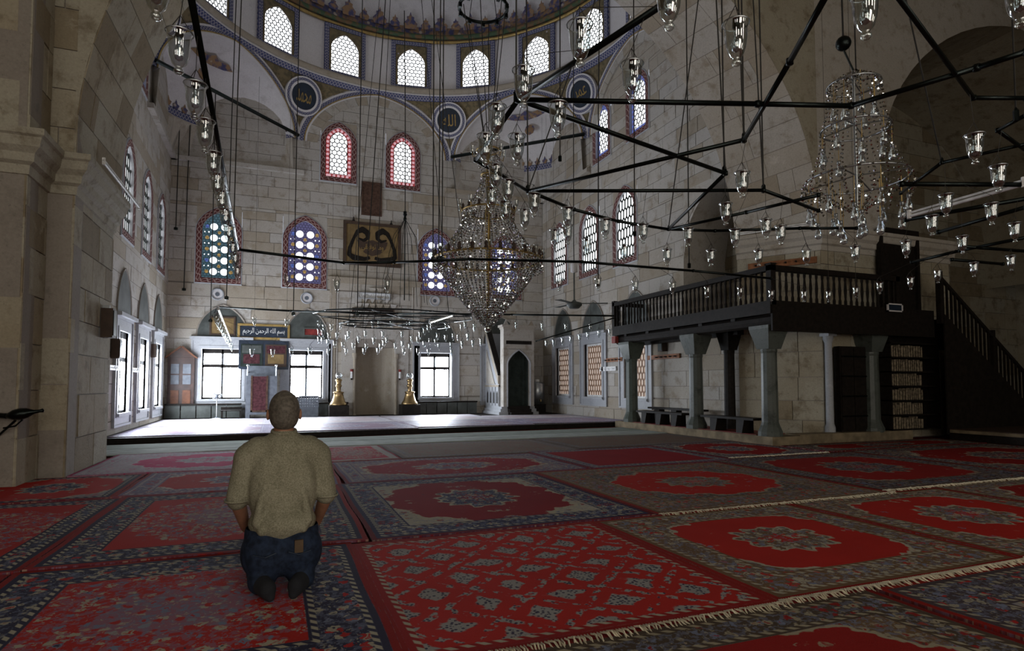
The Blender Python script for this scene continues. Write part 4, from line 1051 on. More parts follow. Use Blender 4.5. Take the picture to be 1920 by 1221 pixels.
# minbar
mb_ = empty('minbar', (7.82, 19.2, .1)); mb_.scale = (1.18, 1, 1); tag(mb_, 'carved marble pulpit with arched door and steep side', 'pulpit')
part(mb_, 'plinth', 'marble', lambda m: (m.box(-.62, .62, -.02, 1.75, 0, .10), m.box(-.56, .56, .03, 1.75, .10, .2), m.box(-.52, .52, .06, 1.75, .2, .28)))
part(mb_, 'portal', 'limestone', lambda m: [m.box(-.48, -.36, 0, .32, .28, 2.25), m.box(.36, .48, 0, .32, .28, 2.25), m.box(-.48, .48, 0, .32, 2.25, 3.0)])
G = [(-.36, .0)] + arch_pts(-.36, .36, 1.45, 1.95, 8, .45) + [(.36, .0)]
def span(m):
    f = Frame((0, .0, .28), (1, 0, 0), (0, -1, 0))
    for a, b in zip(G[1:-2], G[2:-1]):
        m.quad(f(a[0], a[1], .0), f(b[0], b[1], .0), f(b[0], 1.98, .0), f(a[0], 1.98, .0)); m.quad(f(a[0], a[1], 0), f(b[0], b[1], 0), f(b[0], b[1], -.12), f(a[0], a[1], -.12))
part(mb_, 'arch_spandrel', 'limestone', span)
part(mb_, 'arch_moulding', 'marble', lambda m: m.tube([(u, -.01, .28 + z) for u, z in G], .025, 5))
dr = part(mb_, 'door_curtain', 'green_cloth', lambda m: [m.quad((-.36 + .06 * i, .20 + .02 * (i % 2), .28), (-.30 + .06 * i, .20 + .02 * ((i + 1) % 2), .28), (-.30 + .06 * i, .20 + .02 * ((i + 1) % 2), 2.26), (-.36 + .06 * i, .20 + .02 * (i % 2), 2.26)) for i in range(12)])
part(mb_, 'inscription_band', 'dark_wood', lambda m: m.box(-.40, .40, -.015, .0, 2.42, 2.54))
part(mb_, 'cornice', 'limestone', lambda m: (m.box(-.54, .54, -.06, .38, 3.0, 3.08), m.box(-.50, .50, -.03, .35, 2.94, 3.0)))
for k in range(5): part(mb_, 'crest', 'limestone', lambda m: m.add([(-.48 + k * .2, 0, 3.08), (-.32 + k * .2, 0, 3.08), (-.40 + k * .2, 0, 3.26), (-.48 + k * .2, .05, 3.08), (-.32 + k * .2, .05, 3.08), (-.40 + k * .2, .05, 3.26)], [(0, 1, 2), (5, 4, 3), (0, 2, 5, 3), (1, 4, 5, 2)]))
for k in range(3): part(mb_, 'step', 'dark_wood', lambda m: m.box(-.34, .34, -.30 + k * .14, .2, k * .10, (k + 1) * .10))
for s in (-1, 1):
    x = s * .48
    part(mb_, 'side_slab', 'marble', lambda m: m.hexa([(x - .04, .32, .28), (x + .04, .32, .28), (x + .04, 1.75, .28), (x - .04, 1.75, .28), (x - .04, .32, 1.05), (x + .04, .32, 1.05), (x + .04, 1.75, 2.95), (x - .04, 1.75, 2.95)]))
    part(mb_, 'balustrade', 'limestone', lambda m: m.hexa([(x - .07, .32, 1.05), (x + .07, .32, 1.05), (x + .07, 1.75, 2.95), (x - .07, 1.75, 2.95), (x - .07, .32, 1.35), (x + .07, .32, 1.35), (x + .07, 1.75, 3.25), (x - .07, 1.75, 3.25)]))
    part(mb_, 'raking_rail', 'dark_wood', lambda m: m.hexa([(x - .08, .32, 1.35), (x + .08, .32, 1.35), (x + .08, 1.75, 3.25), (x - .08, 1.75, 3.25), (x - .08, .32, 1.43), (x + .08, .32, 1.43), (x + .08, 1.75, 3.33), (x - .08, 1.75, 3.33)]))
    part(mb_, 'raking_panel', 'limestone', lambda m: m.hexa([(x - .06, .65, 1.05), (x + .06, .65, 1.05), (x + .06, 1.6, 1.05), (x - .06, 1.6, 1.05), (x - .06, .75, 1.10), (x + .06, .75, 1.10), (x + .06, 1.6, 2.3), (x - .06, 1.6, 2.3)]))
    for k in range(4):
        y = .50 + k * .33
        part(mb_, 'side_niche', 'dark_wood', lambda m: (m.add([(x - s * -.045, y - .07, .38), (x + s * .045, y + .07, .38), (x + s * .045, y + .07, .72), (x + s * .045, y, .82), (x + s * .045, y - .07, .72)], [(0, 1, 2, 3, 4)])))
        part(mb_, 'colonnette', 'marble', lambda m: m.tube([(x + s * .05, y - .16, .30), (x + s * .05, y - .16, .95)], .022, 6))
    part(mb_, 'string_course', 'limestone', lambda m: m.box(x - .06, x + .06, .32, 1.75, .95, 1.02))
part(mb_, 'stair_back', 'marble', lambda m: m.box(-.46, .46, 1.6, 1.75, .28, 2.9))
# objects near the right corner
o = empty('water_urn', (8.95, 20.2, .1)); tag(o, 'grey metal water urn in the right corner beside the pulpit', 'urn')
part(o, 'stand', 'dark_wood', lambda m: m.box(-.25, .25, -.2, .2, 0, .32)); part(o, 'drum', 'steel', lambda m: m.lathe([(0, .32), (.26, .32), (.26, 1.05), (.20, 1.12), (0, 1.14)], n=16), True)
part(o, 'lid_knob', 'white_paint', lambda m: m.lathe([(0, 1.14), (.08, 1.14), (.08, 1.22), (0, 1.23)], n=8)); part(o, 'tap', 'brass', lambda m: m.box(-.02, .02, -.32, -.24, .42, .5))
for u, z, lab in ((16.05, 1.55, 'white coat rail between the right lattice windows'),):
    o = empty('coat_rail', RIGHT(u + .1, z, 0)); tag(o, lab, 'rail'); part(o, 'board', 'white_paint', lambda m: m.box(-.05, -.012, -.5, .45, 0, .13))
    for k in range(4): part(o, 'hook', 'steel', lambda m: m.tube([(-.05, -.4 + k * .25, .06), (-.10, -.4 + k * .25, .05), (-.11, -.4 + k * .25, .09)], .008, 4))
for i, (u0, u1, z, lab) in enumerate(((12.6, 14.0, 1.80, 'orange wooden coat rail on the right wall behind the columns'), (15.25, 16.3, 1.82, 'orange wooden coat rail between the right windows'))):
    o = empty('wooden_rail', RIGHT(u0, z, 0)); tag(o, lab, 'rail', 'orange wooden rails'); part(o, 'board', 'pale_wood', lambda m: m.box(-.05, -.012, 0, u1 - u0, 0, .12))
    for k in range(5): part(o, 'peg', 'dark_wood', lambda m: m.box(-.12, -.05, .12 + k * .2, .15 + k * .2, .04, .07))
o = empty('wooden_rail', (PA[0], PA[1], 3.62)); tag(o, 'orange wooden rail under the right cornice above the gallery', 'rail', 'orange wooden rails')
part(o, 'board', 'pale_wood', lambda m: m.hexa([tuple(PRD(a, z, d) - Vector((PA[0], PA[1], 0))) for d in (.012, .06) for a, z in ((.25, 0), (1.6, 0), (1.6, .13), (.25, .13))]))
for k in range(6): part(o, 'peg', 'dark_wood', lambda m: m.hexa([tuple(PRD(a, z, d) - Vector((PA[0], PA[1], 0))) for d in (.06, .12) for a, z in ((.4 + k * .2, .05), (.43 + k * .2, .05), (.43 + k * .2, .08), (.4 + k * .2, .08))]))
def speaker(fr, u, z, w, h, lab):
    o = empty('wall_speaker', fr(u, z, 0)); tag(o, lab, 'speaker', 'small wall speakers'); L = Frame((0, 0, 0), fr.u, fr.n)
    part(o, 'case', 'picture_brown', lambda m: m.fbox(L, -w / 2, w / 2, 0, h, .012, .16)); part(o, 'grille', 'black_metal', lambda m: m.fbox(L, -w / 2 + .02, w / 2 - .02, .03, h - .03, .16, .17)); part(o, 'bracket', 'steel', lambda m: m.fbox(L, -.02, .02, h, h + .05, .012, .10))
speaker(PLS, 10.2, 1.80, .20, .42, 'narrow brown loudspeaker on the left pier')
speaker(LEFT, 14.40, 1.66, .22, .40, 'brown loudspeaker left of the first left window')
speaker(LEFT, 18.45, 1.85, .2, .36, 'brown loudspeaker before the third left window')
speaker(RIGHT, 13.25, 2.0, .2, .42, 'dark loudspeaker on the right wall between the columns')
speaker(BACK, 9.0, 1.6, .16, .38, 'dark loudspeaker beside the pulpit in the right corner')
for (u0, u1, lab) in ((14.1, 14.75, 'white rail with pegs left of the first left window'), (16.1, 16.8, 'white rail with pegs between the left windows')):
    o = empty('coat_rail', LEFT(u0, 1.42, 0)); tag(o, lab, 'rail', 'white rails on the left wall'); part(o, 'board', 'white_paint', lambda m: m.box(.012, .05, 0, u1 - u0, 0, .10))
    for k in range(3): part(o, 'hook', 'steel', lambda m: m.tube([(.05, .1 + k * .22, .05), (.10, .1 + k * .22, .04), (.11, .1 + k * .22, .08)], .008, 4))
# strip light on the left cornice, another on the right cornice
def strip_light(p, q, lab, on=True, gap=.0):
    p, q = Vector(p), Vector(q); o = empty('strip_light', p); tag(o, lab, 'light', 'fluorescent strip lights'); dv = q - p
    part(o, 'housing', 'white_paint', lambda m: m.tube([(0, 0, 0), tuple(dv)], .014, 4)); part(o, 'tube', 'tube_light' if on else 'white_paint', lambda m: m.tube([tuple(dv * .02 + Vector((0, 0, -.035))), tuple(dv * .98 + Vector((0, 0, -.035)))], .016, 6))
    for t in (.02, .98): part(o, 'end_cap', 'white_paint', lambda m: m.tube([tuple(dv * t + Vector((0, 0, .03))), tuple(dv * t + Vector((0, 0, -.06)))], .022, 6))
strip_light((-2.10, 9.0, 4.02), (-2.10, 11.3, 4.04), 'strip light along the cornice of the left pier', False)
strip_light((9.32, 10.35, 4.43), (10.15, 9.05, 4.43), 'strip light along the cornice of the right pier', False)
# iron torch holder on the left pilaster
o = empty('iron_torch', (-2.52, 7.95, .81)); tag(o, 'black iron torch bracket jutting from the left pier', 'bracket')
part(o, 'bowl', 'black_metal', lambda m: m.lathe([(0, -.14), (.03, -.13), (.075, -.06), (.085, 0), (.07, .06), (.03, .12), (.022, .17), (.03, .20), (0, .21)], n=12), True)
o.children[0].rotation_euler = (0, R(80), 0); o.children[0].scale = (.75, .9, 1)
part(o, 'arm', 'black_metal', lambda m: m.tube([(-.30, .10, -.01), (-.12, 0, -.02)], .03, 8)); part(o, 'stay', 'black_metal', lambda m: m.tube([(-.24, .15, -.24), (-.05, .02, -.07)], .012, 6)); part(o, 'hook', 'black_metal', lambda m: m.tube([(.02, 0, -.06), (-.05, .02, -.13), (-.16, .04, -.15)], .009, 5))
part(o, 'wall_plate', 'black_metal', lambda m: m.box(-.34, -.28, .10, .158, -.08, .06))
# ================================================================== WOODEN GALLERY ON COLUMNS
GX0, GX1, GY0, GY1 = 8.55, 11.75, 8.60, 14.10
g = empty('muezzin_gallery', (GX0, GY0, 0)); tag(g, 'black wooden gallery with balustrade on green marble columns', 'gallery')
ox, oy = GX0, GY0
def gb(name, mat, x0, x1, y0, y1, z0, z1): return part(g, name, mat, lambda m: m.box(x0 - ox, x1 - ox, y0 - oy, y1 - oy, z0, z1))
gb('plinth', 'plinth_stone', GX0 - .02, 9.25, GY0, GY1, -.01, .16); gb('plinth', 'plinth_stone', 9.25, GX1 + .6, GY0 + .05, 9.0, -.01, .18)
gb('deck', 'dark_wood', GX0 - .06, 9.42, GY0 - .06, GY1, 2.52, 2.62); gb('deck', 'dark_wood', 9.42, 12.9, GY0 - .06, 9.0, 2.52, 2.62)
gb('fascia', 'dark_wood', GX0 - .09, GX0 - .05, GY0 - .08, GY1, 2.44, 2.68); gb('fascia', 'dark_wood', GX0 - .06, 12.9, GY0 - .10, GY0 - .06, 2.12, 2.68)
part(g, 'beam', 'dark_wood', lambda m: m.tube([(.10, -.02, 2.33), (.10, GY1 - oy, 2.33)], .12, 10)); gb('beam', 'dark_wood', GX0 + .2, 12.9, GY0 + .05, GY0 + .25, 2.15, 2.5); gb('beam', 'dark_wood', 9.2, 9.38, 10.2, GY1, 2.2, 2.5)
for y in (9.6, 10.6, 11.6, 12.6, 13.6): gb('joist', 'dark_wood', GX0, 9.4, y - .06, y + .06, 2.38, 2.52)
gb('end_board', 'dark_wood', GX0 - .05, 9.42, GY1 - .04, GY1, 2.44, 2.68)
def baluster(x, y, z0, z1):
    return part(g, 'baluster', 'dark_wood', lambda m: m.lathe([(.028, z0), (.028, z0 + .08), (.018, z0 + .12), (.030, z0 + .28), (.018, z0 + .46), (.026, z1 - .06), (.026, z1)], (x - ox, y - oy, 0), 6))
n = 38
for i in range(n): baluster(GX0 - .02, GY0 + .12 + (GY1 - GY0 - .2) * (i + .5) / n, 2.68, 3.24)
n = 21
for i in range(n): baluster(GX0 + .12 + (11.75 - GX0) * (i + .5) / n, GY0 - .04, 2.68, 3.24)
for i in range(5): baluster(GX0 + .1 + .17 * i, GY1 - .02, 2.68, 3.24)
gb('handrail', 'dark_wood', GX0 - .08, GX0 + .04, GY0 - .1, GY1, 3.24, 3.34); gb('handrail', 'dark_wood', GX0 - .08, 11.9, GY0 - .1, GY0 + .02, 3.24, 3.34); gb('handrail', 'dark_wood', GX0 - .08, 9.42, GY1 - .08, GY1, 3.24, 3.34)
for x, y in ((GX0 - .02, GY0 - .04), (GX0 - .02, GY1 - .03), (11.85, GY0 - .04)): gb('corner_post', 'dark_wood', x - .06, x + .06, y - .06, y + .06, 2.6, 3.38)
def column(x, y, mat='dark_marble', r=.155, top=2.22):
    def f(m):
        m.lathe([(r * 1.45, .16), (r * 1.45, .24), (r * 1.12, .36), (r, .42), (r * .93, top - .50), (r, top - .46), (r * .98, top - .40)], (x - ox, y - oy, 0), 12)
        b, t = r * .98, r * 1.6
        m.hexa([(x - ox - b, y - oy - b, top - .42), (x - ox + b, y - oy - b, top - .42), (x - ox + b, y - oy + b, top - .42), (x - ox - b, y - oy + b, top - .42), (x - ox - t, y - oy - t, top - .04), (x - ox + t, y - oy - t, top - .04), (x - ox + t, y - oy + t, top - .04), (x - ox - t, y - oy + t, top - .04)])
        m.box(x - ox - t, x - ox + t, y - oy - t, y - oy + t, top - .04, top + .02)
    o = part(g, 'column', mat, f); return o
column(8.74, 8.86); column(8.74, 11.0); column(8.74, 13.6); column(11.45, 8.86)
column(9.28, 10.55, 'dark_wood', .12, 2.3)['label'] = 'dark wooden post'
part(g, 'red_box', 'red_paint', lambda m: m.box(-.12, -.02, GY1 - oy - .20, GY1 - oy - .02, 2.24, 2.42))
o = empty('marble_shaft', (10.38, 8.95, .18)); tag(o, 'slim white marble shaft at the corner of the right pier', 'column'); part(o, 'shaft', 'marble', lambda m: m.lathe([(.10, 0), (.10, .1), (.075, .16), (.07, 1.78), (.10, 1.86), (.10, 1.92)], n=10), True); part(o, 'block', 'marble', lambda m: m.box(-.11, .11, -.11, .11, 1.92, 1.98))
# low reading benches between the columns
def low_bench(x0, x1, y0, y1, z, lab, feet=3, h=.26):
    o = empty('low_bench', (x0, y0, z)); tag(o, lab, 'bench', 'low dark benches in the gallery'); w, l = x1 - x0, y1 - y0
    part(o, 'top', 'dark_wood', lambda m: m.box(0, w, 0, l, h, h + .045))
    for k in range(feet):
        t = (k + .5) / feet
        if l > w: part(o, 'foot', 'dark_wood', lambda m: m.hexa([(0, l * t - .08, 0), (w, l * t - .08, 0), (w, l * t + .08, 0), (0, l * t + .08, 0), (.03, l * t - .11, h), (w - .03, l * t - .11, h), (w - .03, l * t + .11, h), (.03, l * t + .11, h)]))
        else: part(o, 'foot', 'dark_wood', lambda m: m.hexa([(w * t - .08, 0, 0), (w * t + .08, 0, 0), (w * t + .08, l, 0), (w * t - .08, l, 0), (w * t - .11, .03, h), (w * t + .11, .03, h), (w * t + .11, l - .03, h), (w * t - .11, l - .03, h)]))
low_bench(8.60, 8.90, 11.35, 13.2, .17, 'low dark bench between the two far gallery columns'); low_bench(8.60, 8.90, 9.15, 10.7, .17, 'low dark bench between the two near gallery columns', 2)
low_bench(9.02, 9.24, 11.2, 13.3, .17, 'long dark bench against the wall behind the gallery columns', 3, .34)
tag(MB().box(8.62, 9.38, 9.1, 13.4, .158, .168).build('red_mat', 'red_paint'), 'red mat under the gallery benches', 'mat')
# bookcase under the stair head, doorway above
o = empty('bookcase', (11.85, 8.72, .18)); tag(o, 'dark bookcase under the stairs with rows of pale books', 'bookcase')
part(o, 'back', 'dark_wood', lambda m: m.box(0, 1.5, .24, .27, 0, 2.0))
for k in range(7): part(o, 'shelf', 'dark_wood', lambda m: m.box(0, 1.5, 0, .24, k * .3, k * .3 + .03))
for x in (0, 1.47): part(o, 'side', 'dark_wood', lambda m: m.box(x, x + .03, 0, .24, 0, 2.0))
rb = random.Random(5)
ORD = ['first', 'second', 'third', 'fourth', 'fifth', 'sixth', 'seventh', 'eighth', 'ninth', 'tenth', 'eleventh', 'twelfth', 'thirteenth', 'fourteenth', 'fifteenth', 'sixteenth', 'seventeenth', 'eighteenth', 'nineteenth', 'twentieth']
for k in range(6):
    x = .05; bn = 0
    while x < .95:
        w = rb.uniform(.05, .09); h = rb.uniform(.18, .25)
        b = empty('book', (11.85 + x, 8.74, .18 + k * .3 + .031)); bn += 1; tag(b, 'pale book, %s from the left on the %s shelf of the bookcase' % (ORD[bn - 1], ORD[k]), 'book', 'books in the bookcase')
        part(b, 'pages', 'runner_beige', lambda m: m.box(.006, w - .008, .006, .15, .004, h - .004)); part(b, 'cover', 'shelf_book', lambda m: [m.box(0, .006, 0, .155, 0, h), m.box(w - .008, w - .002, 0, .155, 0, h), m.box(0, w - .002, 0, .006, 0, h)]); x += w + .004
o = empty('cupboard', (10.55, 8.93, .18)); tag(o, 'black panelled cupboard between the marble shaft and front column', 'cupboard')
part(o, 'case', 'dark_wood', lambda m: m.box(0, .72, -.10, .04, 0, 1.72))
for k in range(2): part(o, 'door', 'dark_wood', lambda m: m.box(.02 + k * .35, .35 + k * .35, -.12, -.10, .04, 1.68))
for k in range(4): part(o, 'batten', 'black_metal', lambda m: m.box(.02, .70, -.135, -.12, .3 + k * .4, .33 + k * .4))
o = empty('doorway', (12.45, 8.95, 2.62)); tag(o, 'black doorway in the right pier at the head of the stairs', 'door')
part(o, 'leaf', 'dark_wood', lambda m: m.box(-.52, .52, -.03, .0, 0, 1.72)); part(o, 'lintel', 'dark_wood', lambda m: m.box(-.6, .6, -.09, 0, 1.72, 1.85))
for s in (-1, 1): part(o, 'jamb', 'dark_wood', lambda m: m.box(s * .56 - .04, s * .56 + .04, -.09, 0, 0, 1.72))
o = empty('framed_sign', (11.66, 8.44, 2.60)); tag(o, 'small pale framed sign on the gallery edge near the stairs', 'sign')
for q in ((-.22, .22, 0, .025), (-.22, .22, .14, .165), (-.22, -.19, 0, .165), (.19, .22, 0, .165)): part(o, 'frame_rail', 'plaster', lambda m: m.box(q[0], q[1], 0, .03, q[2], q[3]))
part(o, 'ground', 'navy_paint', lambda m: m.box(-.2, .2, .01, .03, .02, .15))
# stairs
st = empty('wooden_stairs', (12.95, 8.35, 0)); tag(st, 'dark wooden staircase descending to the right with balustrade', 'stairs')
N = 12
for k in range(N):
    x = k * .262; z = 2.5 - k * .19
    part(st, 'tread', 'dark_wood', lambda m: m.box(x, x + .29, 0, .62, z - .04, z)); part(st, 'riser', 'dark_wood', lambda m: m.box(x + .26, x + .28, 0, .62, z - .19, z - .04))
    for q in ((x + .07,), (x + .20,)):
        part(st, 'baluster', 'dark_wood', lambda m: m.box(q[0] - .018, q[0] + .018, .02, .055, z - .02, z + .80 - (q[0] - x - .13) * .7))
part(st, 'string_board', 'dark_wood', lambda m: m.hexa([(0, -.03, .1), (3.2, -.03, .1), (3.2, 0, .1), (0, 0, .1), (0, -.03, 2.6), (3.2, -.03, .34), (3.2, 0, .34), (0, 0, 2.6)]))
part(st, 'handrail', 'dark_wood', lambda m: m.tube([(-.05, .04, 3.42), (3.22, .04, 1.05)], .045, 6)); part(st, 'newel', 'dark_wood', lambda m: m.box(3.16, 3.26, -.01, .09, .1, 1.12)); part(st, 'newel', 'dark_wood', lambda m: m.box(1.62, 1.70, 0, .08, 1.3, 2.32)); part(st, 'newel', 'dark_wood', lambda m: m.box(-.07, .02, -.01, .09, 2.4, 3.5))
lg = empty('raised_ledge', (13.0, 5.0, 0)); tag(lg, 'raised dark ledge at the foot of the stairs on the right', 'ledge'); part(lg, 'step', 'dark_wood', lambda m: m.box(0, 8, 0, 3.33, -.01, .20)); part(lg, 'carpet', 'picture_brown', lambda m: m.box(-.01, 8, .02, 3.31, .20, .215)); part(lg, 'edge_strip', 'plinth_stone', lambda m: m.box(-.04, 0, 0, 3.3, .14, .20))
# ================================================================== HANGING LAMPS (positions of the glasses, metres)
LAMPS_LEFT=[ (-0.41,2.90,2.56),(-0.40,3.38,2.56),(-0.40,3.84,2.56),(-0.40,4.36,2.56),(-0.41,4.80,2.56),(-0.41,5.21,2.56),(-0.42,5.74,2.56),(-0.43,6.31,2.56),(-0.44,7.06,2.56),(-0.45,7.66,2.56),(-0.47,8.50,2.56) ]
LAMPS_STAR=[ (-0.43,2.49,2.56),(1.37,1.85,2.56),(1.18,2.21,2.56),(1.56,2.40,2.56),(1.79,1.96,2.56),(2.12,1.62,2.56),(1.10,2.64,2.56),(1.11,3.05,2.56),(1.41,2.90,2.56),(1.18,3.44,2.56),(1.36,3.37,2.56),(1.41,3.89,2.56),(1.55,4.37,2.56),(1.60,4.15,2.56),(1.77,4.65,2.56),(2.01,4.80,2.56),(1.91,4.37,2.56),(2.33,4.61,2.56),(2.59,5.12,2.56),(2.55,5.32,2.56),(3.03,5.55,2.56),(2.82,4.81,2.56),(3.55,5.65,2.56),(3.24,4.82,2.56),(4.10,5.63,2.56),(3.73,4.78,2.56),(4.28,7.51,2.56),(4.91,7.52,2.56),(5.48,7.40,2.56),(3.77,7.72,2.56),(4.59,5.48,2.56),(5.09,5.28,2.56),(6.23,7.54,2.56),(6.75,7.40,2.56),(7.42,7.44,2.56),(3.11,3.37,2.56),(3.52,4.01,2.56),(4.21,4.27,2.56),(4.19,4.65,2.56),(4.51,4.39,2.56) ]
LAMPS_RIGHT=[ (3.96,2.33,2.56),(4.68,2.61,2.56),(5.00,3.17,2.56),(5.51,3.62,2.56),(5.61,3.19,2.56),(6.49,3.50,2.56),(6.56,4.01,2.56),(6.23,4.37,2.56),(5.94,4.74,2.56),(8.10,4.42,2.56),(8.12,4.84,2.56),(8.16,5.31,2.56),(5.57,5.06,2.56),(8.35,5.81,2.56),(8.34,6.27,2.56),(7.98,7.31,2.56),(8.36,7.17,2.56),(8.41,6.72,2.56),(2.59,1.35,2.56) ]
LAMPS_FRONT=[ (0.14,8.86,2.56),(0.82,9.03,2.56),(1.50,8.76,2.56),(-0.45,14.91,2.56),(0.23,14.02,2.46),(-0.50,15.17,1.86),(-0.05,15.00,1.86),(0.34,14.36,1.86),(0.73,14.20,1.86) ]
LAMPS_RING=[ (1.12,17.53,2.82),(1.19,16.51,2.61),(1.35,16.22,2.60),(1.73,17.76,2.80),(1.96,17.70,2.86),(2.03,16.95,2.79),(2.48,16.71,2.77),(2.79,17.64,2.90),(3.01,16.82,2.80),(3.42,16.62,2.81),(3.69,17.50,2.89),(1.06,16.48,2.49),(1.19,16.89,2.50),(1.31,16.39,2.39),(1.52,16.51,2.42),(1.74,15.80,2.40),(1.82,17.04,2.41),(2.26,16.52,2.49),(2.63,15.93,2.44),(3.15,16.00,2.46),(2.14,16.96,2.37),(2.42,16.07,2.28),(2.88,16.78,2.35),(2.77,16.61,2.25),(3.18,16.08,2.21),(1.07,16.56,2.30),(1.23,17.57,2.36),(1.33,17.03,2.27),(1.53,17.27,2.25),(1.76,17.39,2.23),(2.01,17.07,2.19),(2.38,17.20,2.19),(2.65,16.41,2.15),(3.11,16.75,2.19),(3.40,16.18,2.15),(3.57,16.74,2.40),(3.71,16.61,2.39),(3.43,15.07,2.38),(3.54,15.07,2.47),(3.65,15.12,2.57),(3.94,15.97,2.70),(4.22,16.57,2.82),(4.21,15.43,2.66),(4.47,14.91,2.60),(5.01,16.35,2.81),(4.81,14.88,2.60),(4.30,15.05,2.37),(4.66,15.85,2.41),(4.72,15.18,2.39),(4.03,16.52,2.35),(4.12,16.20,2.30),(4.28,16.46,2.20),(4.57,16.25,2.23),(4.91,16.29,2.25),(5.07,15.81,2.27),(3.68,15.71,2.20),(1.38,17.52,2.05),(1.86,17.47,2.06),(2.32,17.21,2.06),(2.62,16.66,2.05),(3.31,16.57,2.04),(3.54,15.83,2.01),(3.98,16.46,2.04),(4.50,15.92,2.01),(3.90,15.12,2.37),(4.18,15.37,2.35) ]
LAMPS_MINBAR=[ (5.87,14.59,2.67),(6.55,14.44,2.65),(6.81,13.57,2.56),(7.66,13.84,2.62),(4.46,14.79,2.16),(4.65,14.49,2.17),(4.88,14.52,2.21),(6.59,14.26,2.18),(6.80,14.26,2.22),(6.72,13.58,2.22),(7.12,13.91,2.29),(7.12,13.42,2.30),(7.57,13.82,2.40),(7.68,13.44,2.42),(8.16,13.72,2.50),(4.73,15.16,2.39),(4.77,14.73,2.60),(4.66,15.19,2.68) ]
LAMPS_ROW=[ (-0.94,11.32,2.25),(-0.96,11.85,2.25),(-0.98,12.44,2.25),(-1.00,13.09,2.25),(-1.02,13.82,2.25),(-1.05,14.63,2.25),(-1.08,15.54,2.25),(-1.12,16.58,2.25),(-1.15,17.77,2.25),(-1.20,19.14,2.25),(-1.24,20.4,2.25) ]
CABLES=[ (-2.65,20.9,4.05),(-2.9,20.8,5.9),(-1.88,20.8,3.1),(-1.07,15.38,3.12),(-0.61,9.82,3.14),(0.41,15.89,2.87),(1.89,15.30,2.87),(2.17,8.73,2.97),(2.25,8.70,2.97),(2.32,8.78,3.00),(3.15,15.74,5.67),(1.64,4.08,3.25),(5.47,9.59,2.94),(5.52,8.46,3.61),(6.37,8.15,3.08),(4.65,4.74,3.12),(3.99,4.56,3.16),(3.59,3.86,3.15),(6.22,4.89,4.72),(4.55,2.42,2.89),(2.39,5.62,3.11),(3.91,7.97,4.48) ]
BARS=[ [(-0.39,2.92,2.92),(-0.48,8.72,2.92)],
[(-0.48,8.72,2.92),(0.92,9.11,2.92),(1.61,8.80,2.92),(2.57,8.18,2.92),(3.53,7.92,2.92),(4.15,7.76,2.92),(6.12,7.73,2.92),(7.77,7.80,2.92)],
[(1.79,1.88,2.92),(1.68,2.31,2.92),(1.40,3.45,2.92)],
[(1.40,3.45,2.92),(2.85,2.94,2.92),(3.43,2.74,2.92),(3.68,2.14,2.92),(3.75,1.93,2.92)],
[(1.40,3.45,2.92),(3.54,4.03,2.92),(4.21,5.75,2.92),(4.55,4.88,2.92),(4.77,4.18,2.92)],
[(1.40,3.45,2.92),(1.47,4.52,2.92),(2.16,5.08,2.92)],
[(2.16,5.08,2.92),(3.18,3.42,2.92),(2.64,2.48,2.92),(2.30,1.91,2.92)],
[(2.16,5.08,2.92),(4.18,4.26,2.92),(5.20,4.56,2.92)],
[(2.16,5.08,2.92),(2.83,5.45,2.92),(3.49,5.67,2.92),(4.21,5.75,2.92),(4.76,5.61,2.92),(5.59,5.16,2.92),(6.19,4.92,2.92)],
[(2.56,1.83,2.92),(4.05,2.38,2.92),(4.36,2.26,2.92)],
[(5.36,2.79,2.92),(4.73,2.63,2.92),(4.63,2.40,2.92)],
[(5.44,3.85,2.92),(5.00,3.19,2.92),(5.20,2.70,2.92)],
[(5.20,3.67,2.92),(6.26,3.27,2.92)],
[(6.38,4.46,2.92),(6.73,3.52,2.92)],
[(7.25,4.69,2.92),(7.05,3.69,2.92)],
[(8.26,5.08,2.92),(9.39,4.94,2.92)],
[(9.03,5.67,2.92),(10.06,5.60,2.92)],
[(8.68,6.01,2.92),(8.52,5.24,2.92),(8.51,4.47,2.92)] ]
BARS_BACK=[ [(-1.35,16.57,3.06),(0.35,15.91,2.96),(2.82,14.94,2.90),(5.47,13.89,2.87),(7.82,12.97,2.84)],[(6.04,13.70,2.21),(7.82,12.97,2.78)] ]
ZBAR = 2.92
# one glass lamp: flared rim, tulip body, neck and knob, a bulb holder and three wires
PR = [(.078, .125), (.074, .118), (.066, .09), (.064, .03), (.058, -.02), (.044, -.065), (.024, -.088), (.016, -.098), (.026, -.108), (.030, -.122), (.020, -.134), (.008, -.140), (.0, -.142)]
GL = {}
def gl_mesh(n, seg):
    m = MB(); m.lathe(PR, n=seg); GL['cup' + n] = m.mesh('glass_cup', 'lamp_glass', True)
    m = MB(); m.lathe([(.0, .10), (.016, .10), (.016, .07), (.012, .06), (.026, .02), (.030, -.01), (.024, -.04), (.0, -.055)], n=max(6, seg // 2)); GL['bulb' + n] = m.mesh('bulb', 'globe_glass', True)
    m = MB(); m.lathe([(.080, .122), (.083, .126), (.080, .131), (.076, .128), (.080, .122)], n=seg); GL['rim' + n] = m.mesh('rim', 'steel', True)
    m = MB(); m.lathe([(.0, .16), (.020, .155), (.022, .10), (.0, .10)], n=8); GL['holder' + n] = m.mesh('bulb_holder', 'black_metal', True)
gl_mesh('', 18); gl_mesh('_far', 9)
WIRES = {}
def wire_mesh(drop, thick):
    k = (round(drop, 2), thick)
    if k not in WIRES:
        m = MB()
        for a in range(3): m.tube([(.074 * math.cos(a * 2.094), .074 * math.sin(a * 2.094), .125), (0, 0, drop)], thick, 3)
        WIRES[k] = m.mesh('wires', 'cable_black')
    return WIRES[k]
